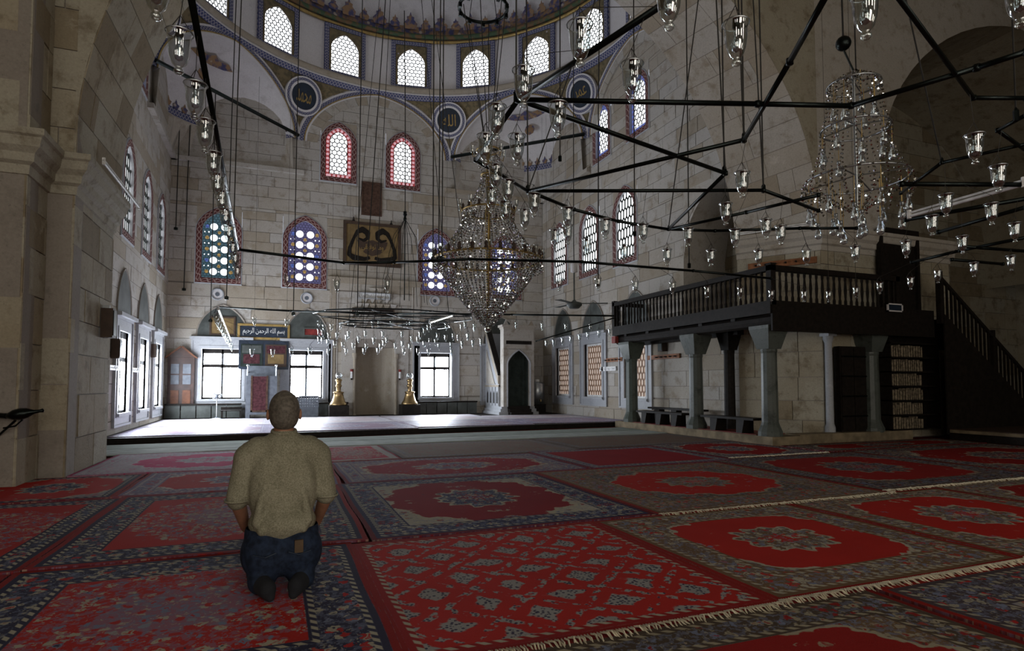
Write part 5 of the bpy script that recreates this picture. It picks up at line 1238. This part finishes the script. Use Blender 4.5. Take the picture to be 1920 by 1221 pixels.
def nearest(p, lines):
    best = None; p = Vector(p)
    for L in lines:
        for a, b in zip(L, L[1:]):
            a, b = Vector(a), Vector(b); d = b - a; t = max(0, min(1, (p - a).dot(d) / d.length_squared)); q = a + d * t
            k = math.hypot(q.x - p.x, q.y - p.y)
            if best is None or k < best[0]: best = (k, q)
    return best
WHEELS = []
for rr_, zc in ((2.15, 2.98), (1.5, 2.74)):
    WHEELS.append([(3.05 + rr_ * math.cos(2 * math.pi * k / 12), 16.3 + rr_ * .75 * math.sin(2 * math.pi * k / 12), zc) for k in range(13)])
    for k in range(4): a = math.pi * k / 4 + .3; WHEELS.append([(3.05 - rr_ * math.cos(a), 16.3 - rr_ * .75 * math.sin(a), zc), (3.05 + rr_ * math.cos(a), 16.3 + rr_ * .75 * math.sin(a), zc)])
HOLD = BARS + BARS_BACK + WHEELS + [[(-.96, 11.8, 2.52), (-1.26, 20.3, 2.50)]]
def lamp(p, label, group, near=True, drop=.36, s=.70):
    o = empty('glass_lamp', p, random.uniform(0, 3)); tag(o, label, 'lamp', group); o.scale = (s, s, s); n = '' if near else '_far'
    c = link('glass_cup', GL['cup' + n], o)
    if near:
        link('rim', GL['rim' + n], c); link('bulb_holder', GL['holder' + n], o); link('bulb', GL['bulb' + n], o)
    k, q = nearest(p, HOLD); th = .0028 if near else .0045; v = q - Vector(p)
    link('wires', wire_mesh(.24, th), o); o.rotation_euler.z = 0
    if k < (.7 if p[1] < 9.5 else 1.6) and v.z > .15: end = tuple(v / s)
    else: end = (0, 0, ((8.3 if p[1] > 9.5 else 11.9) - p[2]) / s)
    part(o, 'suspension', 'cable_black', lambda m: m.tube([(0, 0, .235), end], th, 3))
    return o
ORD = ['first', 'second', 'third', 'fourth', 'fifth', 'sixth', 'seventh', 'eighth', 'ninth', 'tenth', 'eleventh', 'twelfth', 'thirteenth', 'fourteenth', 'fifteenth', 'sixteenth', 'seventeenth', 'eighteenth', 'nineteenth', 'twentieth']
def num(i): return ORD[i] if i < 20 else ['twenty', 'thirty', 'forty'][(i + 1) // 10 - 2] + ('' if (i + 1) % 10 == 0 else '-' + ORD[(i + 1) % 10 - 1]) if (i + 1) % 10 else ['twentieth', 'thirtieth', 'fortieth'][(i + 1) // 10 - 2]
for i, p in enumerate(LAMPS_LEFT): lamp(p, 'clear glass lamp on the left rod, %s from the camera' % num(i), 'lamps on the left rod')
star = sorted(LAMPS_STAR, key=lambda p: p[1] * .93 + p[0] * .37)
for i, p in enumerate(star): lamp(p, 'clear glass lamp under the star frame, %s nearest to the camera' % num(i), 'lamps under the star frame', p[1] < 6)
rl = sorted(LAMPS_RIGHT, key=lambda p: p[1] * .93 + p[0] * .37)
for i, p in enumerate(rl): lamp(p, 'clear glass lamp at the right, %s nearest among those before the gallery and stairs' % num(i), 'lamps before the gallery', p[1] < 5)
for i, p in enumerate(LAMPS_FRONT): lamp(p, 'small glass lamp before the far wall, %s from the left of the script panel lamps' % num(i), 'lamps before the script panel', False)
tiers = {}
for p in sorted(LAMPS_RING):
    t = 'upper' if p[2] > 2.55 else 'middle' if p[2] > 2.32 else 'lower' if p[2] > 2.1 else 'lowest'; tiers[t] = tiers.get(t, 0) + 1
    lamp(p, 'tiny glass lamp in the low ring before the niche, %s tier, %s from the left' % (t, num(tiers[t] - 1)), 'lamps of the low ring', False, .30)
for i, p in enumerate(sorted(LAMPS_MINBAR)): lamp(p, 'tiny glass lamp strung before the pulpit and right windows, %s from the left' % num(i), 'lamps before the pulpit', False, .28)
for i, p in enumerate(LAMPS_ROW): lamp(p, 'glass lamp in the receding row beside the left strip light, %s in line' % num(i), 'lamps in the receding row', False, .25)
# rods
def frame(name, label, lines, r, z=0.0):
    o = empty(name, lines[0][0]); tag(o, label, 'lamp frame', 'dark metal lamp frames'); b = Vector(lines[0][0])
    for L in lines:
        for p, q in zip(L, L[1:]): part(o, 'rod', 'black_metal', lambda m: m.tube([tuple(Vector(p) - b), tuple(Vector(q) - b)], r, 8), True)
        for p in L: part(o, 'joint', 'black_metal', lambda m: m.lathe([(0, -r * 1.3), (r * 1.2, -r), (r * 1.2, r), (0, r * 1.3)], tuple(Vector(p) - b), 8), True)
    return o
F1 = frame('lamp_rod', 'long dark rod running away from the camera at upper left', [BARS[0]], .017)
F2 = frame('lamp_rod', 'dark polygonal rod crossing the hall before the big chandelier', [BARS[1]], .020)
F3 = frame('star_frame', 'dark star-shaped rod frame hanging at the upper right', BARS[2:9], .017)
F4 = frame('star_frame', 'dark rod frame near the top right corner', BARS[9:12], .014)
F5 = frame('star_frame', 'dark rods before the side arch at the right edge', BARS[12:], .022)
F6 = frame('lamp_rod', 'thin dark rod across the far wall above the niche lamps', [BARS_BACK[0]], .022)
F7 = frame('lamp_rod', 'thin dark rod slanting from the pulpit to the gallery', [BARS_BACK[1]], .016)
strip_light((6.26, 4.37, 2.95), (6.21, 3.24, 2.95), 'grey strip light under the rods before the side arch', False)
strip_light((-.96, 11.8, 2.52), (-1.26, 20.3, 2.50), 'bright strip light receding above the left row of lamps')
strip_light((4.35, 15.3, 2.98), (3.62, 14.9, 2.72), 'short bright strip light over the low ring of lamps')
# low ring that carries the tiny lamps
for rr_, zc, lab in ((2.15, 2.98, 'outer dark ring of the low lamp wheel before the niche'), (1.5, 2.74, 'inner dark ring of the low lamp wheel before the niche')):
    o = empty('ring_chandelier', (3.05, 16.3, zc)); tag(o, lab, 'lamp frame', 'rings of the low lamp wheel')
    for k in range(12): 
        a, b = 2 * math.pi * k / 12, 2 * math.pi * (k + 1) / 12
        part(o, 'rim_rod', 'black_metal', lambda m: m.tube([(rr_ * math.cos(a), rr_ * .75 * math.sin(a), 0), (rr_ * math.cos(b), rr_ * .75 * math.sin(b), 0)], .018, 6))
    for k in range(4):
        a = math.pi * k / 4 + .3; part(o, 'spoke', 'black_metal', lambda m: m.tube([(-rr_ * math.cos(a), -rr_ * .75 * math.sin(a), 0), (rr_ * math.cos(a), rr_ * .75 * math.sin(a), 0)], .014, 6))
    for k in range(3): 
        a = 2.1 * k; part(o, 'cable', 'cable_black', lambda m: m.tube([(rr_ * math.cos(a), rr_ * .75 * math.sin(a), 0), (rr_ * .4 * math.cos(a), rr_ * .3 * math.sin(a), 9.5)], .010, 4))
# suspension cables
CL = ['left corner, longest', 'left corner, shortest', 'above the left window', 'over the left strip light', 'at the far end of the left rod', 'left of the cloth', 'through the cloth', 'first left of the big chandelier', 'second left of the big chandelier', 'third left of the big chandelier', 'over the small fan-shaped hanger', 'at the star frame corner', 'before the middle right window', 'right of the right windows', 'before the recess', 'at the right star corner', 'over the recess top', 'at the inner star corner', 'of the right chandelier', 'near the right edge', 'at the left star corner', 'beside the far right corner']
for c, lab in zip(CABLES, CL):
    top = 11.2 if c[1] > 11.2 else 9.6 if c[1] > 9.5 else 11.9
    if abs(c[0] - XC) > 3.5 and c[1] > 9.5 and c[1] < 12: top = 8.1
    o = empty('suspension_cable', c); tag(o, 'thin black hanging cable ' + lab, 'cable', 'suspension cables')
    r = .004 + .0007 * c[1]; h = top - c[2]; sway = random.uniform(-.12, .12) * (h / 8)
    part(o, 'wire', 'cable_black', lambda m: m.tube([(0, 0, 0), (sway * .3, 0, h * .5), (sway, 0, h)], r, 4)); part(o, 'shackle', 'black_metal', lambda m: m.lathe([(0, -.03), (r * 3, -.02), (r * 3, .05), (0, .08)], n=6))
# slanting stays of the star frame
for i, (p, q, lab) in enumerate((((2.16, 5.08, 2.92), (2.9, 3.2, 6.5), 'left star corner'), ((4.21, 5.75, 2.92), (3.7, 4.0, 7.0), 'far star corner'), ((3.18, 3.42, 2.92), (3.5, 3.9, 8), 'inner star corner'), ((4.18, 4.26, 2.92), (4.1, 4.4, 8), 'right star corner'), ((5.0, 3.19, 2.92), (4.2, 3.4, 7), 'right frame corner'), ((3.54, 4.03, 2.92), (3.2, 3.9, 8), 'middle star corner'))):
    o = empty('slanting_stay', p); tag(o, 'thin slanting black stay rising from the ' + lab, 'cable', 'slanting stays'); v = Vector(q) - Vector(p); part(o, 'wire', 'cable_black', lambda m: m.tube([(0, 0, 0), tuple(v)], .006, 4)); part(o, 'hook', 'black_metal', lambda m: m.lathe([(0, -.02), (.012, 0), (.012, .03), (0, .05)], n=6))

# ================================================================== CHANDELIERS
from mathutils import Euler
BROT = []
for i in range(40):
    e_ = Euler((random.uniform(0, 3), random.uniform(0, 3), random.uniform(0, 3))).to_matrix()
    BROT.append([e_ @ Vector(q) for q in ((1, 0, 0), (0, 1, 0), (-1, 0, 0), (0, -1, 0), (0, 0, 1.2), (0, 0, -1.2))])
def beads(m, pts, r):
    for p in pts:
        x, y, z = p; k_ = random.choice(BROT)
        m.add([(x + a_.x * r, y + a_.y * r, z + a_.z * r) for a_ in k_], [(0, 1, 4), (1, 2, 4), (2, 3, 4), (3, 0, 4), (1, 0, 5), (2, 1, 5), (3, 2, 5), (0, 3, 5)])
def strands(n, r0, z0, r1, z1, bulge, step, rb, ph=0.0):
    m = MB(); L = math.hypot(r1 - r0, z1 - z0); k = max(3, int(L / step))
    for i in range(n):
        a = 2 * math.pi * i / n + ph
        beads(m, [((r0 + (r1 - r0) * t + bulge * math.sin(math.pi * t)) * math.cos(a), (r0 + (r1 - r0) * t + bulge * math.sin(math.pi * t)) * math.sin(a), z0 + (z1 - z0) * t) for t in [j / k for j in range(k + 1)]], rb)
    return m
ch = empty('crystal_chandelier', (3.76, 10.8, 0)); tag(ch, 'big tiered crystal chandelier with inverted cone of beads', 'chandelier')
def cs(name, mat, m, smooth=False): return m.build(name, mat, ch, smooth)
tag(cs('cone_beads', 'crystal', strands(62, 1.02, 3.46, .10, 2.26, .05, .052, .023)), kind='stuff')
tag(cs('skirt_beads', 'crystal', strands(52, .42, 4.38, .96, 3.56, -.05, .052, .021)), kind='stuff')
tag(cs('neck_beads', 'crystal', strands(22, .12, 5.15, .46, 4.46, -.07, .055, .020)), kind='stuff')
tag(cs('rim_drops', 'crystal', strands(56, 1.04, 3.50, 1.04, 3.30, .0, .05, .024)), kind='stuff')
tag(cs('upper_drops', 'crystal', strands(40, .50, 4.44, .50, 4.28, .0, .04, .018)), kind='stuff')
tag(cs('crown_beads', 'crystal', strands(18, .22, 5.62, .10, 5.2, .05, .045, .015)), kind='stuff')
for r, z, w in ((1.03, 3.50, .022), (.50, 4.44, .018), (.22, 5.64, .018), (.13, 5.16, .018)):
    cs('ring', 'gilt', MB().tube([(r * math.cos(2 * math.pi * k / 40), r * math.sin(2 * math.pi * k / 40), z) for k in range(41)], w, 6, False), True)
cs('stem', 'gilt', MB().lathe([(0, 2.3), (.03, 2.3), (.03, 3.4), (.05, 3.5), (.05, 4.3), (.07, 4.4), (.03, 4.6), (.05, 5.2), (.025, 5.4), (.06, 5.65), (.02, 5.8), (0, 5.85)], n=10), True)
cs('bottom_ball', 'crystal', MB().lathe([(0, 2.12), (.05, 2.14), (.07, 2.2), (.05, 2.26), (0, 2.28)], n=10), True)
for k in range(26):
    a = 2 * math.pi * k / 26; cs('ring_ornament', 'picture_brown', MB().lathe([(0, 0), (.045, .0), (.028, .05), (.04, .09), (.0, .15)], (1.03 * math.cos(a), 1.03 * math.sin(a), 3.51), 6))
for k in range(14):
    a = 2 * math.pi * k / 14; cs('ring_ornament', 'picture_brown', MB().lathe([(0, 0), (.035, .0), (.022, .04), (.03, .07), (.0, .12)], (.50 * math.cos(a), .50 * math.sin(a), 4.45), 6))
cm = MB().lathe([(.025, 0), (.04, .02), (.042, .09), (.055, .13)], n=8).mesh('candle_glass', 'lamp_glass', True)
for nn, r, z in ((20, 1.06, 3.54), (10, .56, 4.5), (6, .32, 5.55)):
    for k in range(nn):
        a = 2 * math.pi * k / nn; p = (r * math.cos(a), r * math.sin(a), z)
        arm = cs('arm', 'gilt', MB().tube([(r * .8 * math.cos(a), r * .8 * math.sin(a), z - .05), (r * .95 * math.cos(a), r * .95 * math.sin(a), z - .08), p], .010, 5)); link('candle_glass', cm, arm, p)
for k in range(6):
    a = 2 * math.pi * k / 6; cs('chain', 'cable_black', MB().tube([(.06 * math.cos(a), .06 * math.sin(a), 5.75), (.42 * math.cos(a) - .15, .42 * math.sin(a) - .2, 8.3)], .009, 4))
# iron ring overhead with its cables
o = empty('iron_hoop', (3.57, 10.55, 8.28)); tag(o, 'black iron hoop high above the big chandelier', 'hoop')
part(o, 'hoop', 'black_metal', lambda m: m.tube([(.46 * math.cos(2 * math.pi * k / 28), .46 * math.sin(2 * math.pi * k / 28), 0) for k in range(29)], .035, 6, False), True)
for k in range(10):
    a = 2 * math.pi * k / 10; part(o, 'lug', 'black_metal', lambda m: m.box(.46 * math.cos(a) - .03, .46 * math.cos(a) + .03, .46 * math.sin(a) - .03, .46 * math.sin(a) + .03, -.09, .0))
    if k % 2: part(o, 'cable', 'cable_black', lambda m: m.tube([(.46 * math.cos(a), .46 * math.sin(a), 0), (.1 * math.cos(a), .1 * math.sin(a), 1.6)], .008, 4))
# second chandelier: three hoops of beads with hanging bulbs
c2 = empty('bulb_chandelier', (6.24, 4.94, 0)); tag(c2, 'glass chandelier with bare hanging bulbs before the right pier', 'chandelier')
def c2s(name, mat, m, smooth=False): return m.build(name, mat, c2, smooth)
bulbm = MB().lathe([(0, .10), (.018, .10), (.018, .07), (.020, .06), (.040, .0), (.044, -.025), (.036, -.055), (.018, -.07), (0, -.075)], n=12).mesh('bulb', 'globe_glass', True)
capm = MB().lathe([(0, .13), (.02, .125), (.022, .09), (0, .085)], n=8).mesh('bulb_cap', 'steel', True)
def bulbs(n, r, z, ph, jit=.0, cord=.2):
    for k in range(n):
        a = 2 * math.pi * k / n + ph; zz = z + (jit if k % 2 else 0); p = (r * math.cos(a), r * math.sin(a), zz)
        b = link('bulb', bulbm, c2, p); link('bulb_cap', capm, b); c2s('cord', 'gilt', MB().tube([(p[0], p[1], zz + .12), (p[0], p[1], zz + .12 + cord)], .004, 3))
for r, z in ((.28, 4.62), (.36, 4.10), (.54, 3.50)):
    c2s('hoop', 'steel', MB().tube([(r * math.cos(2 * math.pi * k / 32), r * math.sin(2 * math.pi * k / 32), z) for k in range(33)], .012, 5, False), True)
    for k in range(4): a = math.pi * k / 2 + .4; c2s('spoke', 'steel', MB().tube([(0, 0, z + .05), (r * math.cos(a), r * math.sin(a), z)], .008, 4))
bulbs(8, .22, 4.22, .2, .06, .3); bulbs(9, .36, 3.85, .5, -.12, .2); bulbs(12, .50, 3.12, .1, -.14, .3); bulbs(7, .25, 2.95, .4, -.08, .45)
tag(c2s('crown_beads', 'crystal', strands(16, .10, 4.74, .28, 4.55, .06, .04, .016)), kind='stuff'); tag(c2s('upper_beads', 'crystal', strands(14, .29, 4.6, .36, 4.1, -.03, .05, .014)), kind='stuff'); tag(c2s('middle_beads', 'crystal', strands(18, .37, 4.1, .54, 3.5, -.06, .05, .014)), kind='stuff'); tag(c2s('lower_drops', 'crystal', strands(26, .55, 3.5, .52, 3.22, .04, .045, .018)), kind='stuff'); tag(c2s('basket_beads', 'crystal', strands(16, .5, 3.4, .10, 3.15, .0, .05, .016)), kind='stuff')
c2s('stem', 'steel', MB().lathe([(0, 3.0), (.015, 3.0), (.015, 4.7), (.03, 4.74), (.01, 4.8), (0, 4.82)], n=8)); c2s('counterweight', 'black_metal', MB().lathe([(.085 * math.sin(math.pi * k / 8), 5.09 - .085 * math.cos(math.pi * k / 8)) for k in range(9)], (-.15, 0, 0), 14), True); c2s('chain', 'black_metal', MB().tube([(0, 0, 4.8), (-.15, 0, 5.02)], .012, 5)); c2s('cable', 'cable_black', MB().tube([(-.15, 0, 5.17), (-.2, 0, 11.8)], .010, 4))
# hanging ceiling fan and a bare umbrella hanger
o = empty('ceiling_fan', (7.12, 13.72, 3.2)); tag(o, 'green ceiling fan on a long rod before the right windows', 'fan')
part(o, 'motor', 'slate_green', lambda m: m.lathe([(0, -.12), (.12, -.12), (.20, -.04), (.19, .02), (.06, .06), (.03, .10)], n=16), True); part(o, 'down_rod', 'slate_green', lambda m: m.tube([(0, 0, .05), (0, 0, .95)], .02, 6)); part(o, 'canopy_cup', 'plaster', lambda m: m.lathe([(.03, .80), (.09, .82), (.09, 1.02), (.04, 1.08)], n=12), True); part(o, 'cable', 'cable_black', lambda m: m.tube([(0, 0, 1.0), (-.06, -.1, 1.5), (-.06, -.15, 7.6)], .012, 4))
for k in range(3):
    a = R(-25) + k * R(120); part(o, 'blade', 'slate_green', lambda m: m.hexa([(math.cos(a) * r_ - math.sin(a) * w_, math.sin(a) * r_ + math.cos(a) * w_, z_) for z_ in (.0, .012) for r_, w_ in ((.18, -.05), (.85, -.085), (.85, .085), (.18, .05))]))
o = empty('umbrella_hanger', (3.15, 15.74, 5.55)); tag(o, 'bare umbrella shaped wire hanger right of the gold picture', 'hanger')
part(o, 'hub', 'black_metal', lambda m: m.lathe([(0, -.06), (.05, -.05), (.03, .04), (.06, .09), (.02, .14), (0, .16)], n=8)); part(o, 'post', 'black_metal', lambda m: m.tube([(0, 0, 0), (0, 0, -2.2)], .016, 5))
for k in range(8): a = 2 * math.pi * k / 8; part(o, 'rib', 'black_metal', lambda m: m.tube([(0, 0, -.02), (.3 * math.cos(a), .3 * math.sin(a), -.5), (.55 * math.cos(a), .55 * math.sin(a), -1.6), (.62 * math.cos(a), .62 * math.sin(a), -2.3)], .008, 4))
# ================================================================== THE KNEELING MAN (seen from behind, facing the mihrab)
import bmesh
def capsule(bm, a, b, ra, rb, fa=1.0, seg=16):
    """tapered rounded limb from a to b; fa flattens it front to back"""
    a, b = Vector(a), Vector(b); ax = (b - a); L = ax.length; t = ax.normalized() if L > 1e-6 else Vector((0, 0, 1))
    x = Vector((1, 0, 0)); x = (x - t * x.dot(t)); x = x.normalized() if x.length > .1 else t.orthogonal().normalized(); y = t.cross(x)
    rings = []
    for k in range(-6, 1): w = math.pi / 2 * k / 6; rings.append((a + t * ra * math.sin(w), ra * math.cos(w)))
    for k in range(0, 7): w = math.pi / 2 * k / 6; rings.append((b + t * rb * math.sin(w), rb * math.cos(w)))
    vs_ = []
    for c, r in rings:
        r = max(r, .0006); vs_.append([bm.verts.new(c + x * r * math.cos(2 * math.pi * i / seg) + y * r * fa * math.sin(2 * math.pi * i / seg)) for i in range(seg)])
    for p, q in zip(vs_, vs_[1:]):
        for i in range(seg): j = (i + 1) % seg; bm.faces.new((p[i], p[j], q[j], q[i]))
    bm.faces.new(vs_[0][::-1]); bm.faces.new(vs_[-1])
def ball(bm, c, rx, ry, rz):
    m = Matrix.Translation(c) @ Matrix.Diagonal((rx, ry, rz, 1)); bmesh.ops.create_uvsphere(bm, u_segments=24, v_segments=16, radius=1, matrix=m)
def grow(name, fn, mat, parent, vox=.011, smooth=8, clip=None):
    bm = bmesh.new(); fn(bm); bmesh.ops.recalc_face_normals(bm, faces=bm.faces); me = bpy.data.meshes.new(name); bm.to_mesh(me); bm.free()
    o = bpy.data.objects.new(name + '_source', me); C.objects.link(o)
    r = o.modifiers.new('r', 'REMESH'); r.mode = 'VOXEL'; r.voxel_size = vox
    s = o.modifiers.new('s', 'SMOOTH'); s.iterations = smooth; s.factor = .5
    dg = bpy.context.evaluated_depsgraph_get(); dg.update(); m2 = bpy.data.meshes.new_from_object(o.evaluated_get(dg)); bpy.data.objects.remove(o)
    if clip:
        bm = bmesh.new(); bm.from_mesh(m2)
        for co, no in clip: bmesh.ops.bisect_plane(bm, geom=bm.verts[:] + bm.edges[:] + bm.faces[:], plane_co=co, plane_no=no, clear_outer=True)
        bm.to_mesh(m2); bm.free()
    m2.materials.clear(); m2.materials.append(M[mat]); m2.polygons.foreach_set('use_smooth', [True] * len(m2.polygons)); m2.name = name
    return link(name, m2, parent)
man = empty('person', (.055, 3.62, .014)); man.scale = (.86, 1, 1); tag(man, 'man with grey hair kneeling on his heels in olive shirt and jeans', 'person')
SH = .205   # half shoulder width at the joint
def limb_pts(s): return (s * SH, .02, .735), (s * .262, -.01, .47), (s * .225, .17, .30)
def body(bm):
    ball(bm, (0, .035, .965), .083, .105, .112); ball(bm, (0, .055, .905), .066, .075, .085); ball(bm, (0, -.005, .945), .078, .08, .085)   # skull, jaw, nape
    capsule(bm, (0, .02, .90), (0, -.005, .76), .060, .072)
    ball(bm, (0, .152, .93), .014, .022, .026); ball(bm, (0, .135, .885), .03, .02, .012)                                             # nose, mouth
    for s in (-1, 1):
        ball(bm, (s * .099, .022, .940), .012, .024, .034); ball(bm, (s * .034, .122, .965), .016, .012, .010)                         # ears, eyes
        sh, el, wr = limb_pts(s)
        capsule(bm, (0, 0, .74), sh, .075, .062); capsule(bm, sh, el, .055, .046); capsule(bm, el, wr, .047, .032)
        hc = Vector((s * .175, .27, .275)); capsule(bm, wr, hc, .030, .036, .55)
        for k, (dx, ln) in enumerate(((.030, .075), (.010, .085), (-.010, .080), (-.028, .062))):                                     # fingers resting on the thigh
            b0 = hc + Vector((s * dx, .025, .0)); k1 = b0 + Vector((-s * .008, ln * .55, -.004)); capsule(bm, b0, k1, .0100, .0092); capsule(bm, k1, k1 + Vector((-s * .004, ln * .5, -.022)), .0092, .0080)
        tb = hc + Vector((-s * .030, -.02, .004)); t1 = tb + Vector((-s * .030, .035, .0)); capsule(bm, tb, t1, .0115, .0100); capsule(bm, t1, t1 + Vector((-s * .008, .035, -.010)), .0100, .0085)
        capsule(bm, (s * .10, -.02, .20), (s * .13, .42, .10), .085, .06); capsule(bm, (s * .13, .42, .08), (s * .10, -.12, .06), .055, .045)
    capsule(bm, (0, 0, .72), (0, -.01, .30), .12, .11, .75); ball(bm, (0, -.02, .25), .13, .09, .10)
grow('body', body, 'skin', man, .008, 4)
def hair(bm):
    ball(bm, (0, .008, .970), .097, .118, .104); ball(bm, (0, -.012, .935), .092, .094, .088)
grow('hair', hair, 'grey_hair', man, .008, 4, [((0, .055, .99), (0, 1, .25)), ((0, -.02, .875), (0, .35, -1))])
# thin crown where the scalp shows
m = MB(); P = []
for i in range(7):
    for j in range(14):
        a = R(2 + i * 6.5); w = 2 * math.pi * j / 14; P.append((.091 * math.sin(a) * math.cos(w) * .95, -.010 + .1055 * (math.sin(a) * math.sin(w) * .8 * .985 - .34 * math.cos(a)) * .95, .988 + .1035 * (math.cos(a) * .94 + .0)))
def shirt(bm):
    capsule(bm, (-.155, .0, .735), (.155, .0, .735), .088, .088, 1.0); ball(bm, (0, -.01, .755), .10, .075, .07)
    capsule(bm, (0, 0, .70), (0, -.03, .34), .165, .168, .78); ball(bm, (-.085, -.025, .55), .128, .120, .22); ball(bm, (.085, -.025, .55), .128, .120, .22); ball(bm, (0, -.045, .36), .205, .150, .10)
    capsule(bm, (0, .0, .84), (0, .0, .78), .068, .082)
    for s in (-1, 1):
        sh, el, wr = limb_pts(s); capsule(bm, (s * .15, 0, .735), (s * .215, .01, .70), .088, .085); capsule(bm, (s * .212, .012, .70), Vector(el) + Vector((s * .004, 0, .025)), .084, .068)
        capsule(bm, (s * .10, -.12, .60), (s * .15, -.13, .38), .022, .030); capsule(bm, (s * .03, -.14, .42), (s * .12, -.15, .34), .02, .03)
def tr(co): return co
grow('shirt', shirt, 'shirt', man, .009, 5, [((0, 0, .852), (0, 0, 1)), ((0, 0, .272), (0, 0, -1))])
def jeans(bm):
    ball(bm, (-.095, -.06, .205), .150, .145, .15); ball(bm, (.095, -.06, .205), .150, .145, .15); ball(bm, (0, -.06, .20), .13, .13, .13); capsule(bm, (-.10, -.03, .29), (.10, -.03, .29), .125, .125)
    for s in (-1, 1):
        capsule(bm, (s * .105, .0, .20), (s * .14, .44, .115), .108, .075); capsule(bm, (s * .14, .44, .080), (s * .125, -.13, .078), .076, .074); capsule(bm, (s * .12, -.02, .09), (s * .10, -.10, .10), .09, .08)
jn = grow('jeans', jeans, 'denim', man, .010, 5, [((0, 0, .335), (0, 0, 1))])
for s in (-1, 1):
    def foot(bm): capsule(bm, (s * .125, -.14, .070), (s * .08, -.24, .060), .056, .050); capsule(bm, (s * .085, -.24, .062), (s * .065, -.255, .03), .046, .03)
    grow('sock', foot, 'dark_sock', man, .008, 3)
    m = MB(); f = TFrame((s * .095, -.1835, .215), (1, 0, 0), (0, .18, 1), (s * .28, -1, .1)); m.hexa([f(u, z, d) for d in (-.02, .006) for u, z in ((-.055, -.055), (.0, -.07), (.055, -.055), (.055, .055))] ) if False else None
    m = MB(); m.tube([(s * .035, -.207, .232), (s * .095, -.214, .215), (s * .165, -.196, .228)], .004, 4); m.build('pocket_seam', 'navy_paint', jn)
m = MB(); m.hexa([(.070, -.209, .222), (.120, -.204, .222), (.120, -.180, .222), (.070, -.186, .222), (.070, -.201, .285), (.120, -.196, .285), (.120, -.172, .285), (.070, -.178, .285)]); m.build('label_patch', 'leather_patch', jn)
for s in (-1, 1):
    el = Vector(limb_pts(s)[1]); m = MB(); m.tube([(el.x + s * .006 + .071 * math.cos(a), el.y + .071 * math.sin(a), el.z + .012) for a in [2 * math.pi * k / 20 for k in range(21)]], .007, 5, False); m.build('cuff', 'shirt', man, True)
m = MB(); m.tube([(.071 * math.cos(a), .071 * math.sin(a) * .95, .848 + .012 * math.sin(a)) for a in [2 * math.pi * k / 24 for k in range(25)]], .011, 6, False); m.build('collar', 'shirt', man, True)
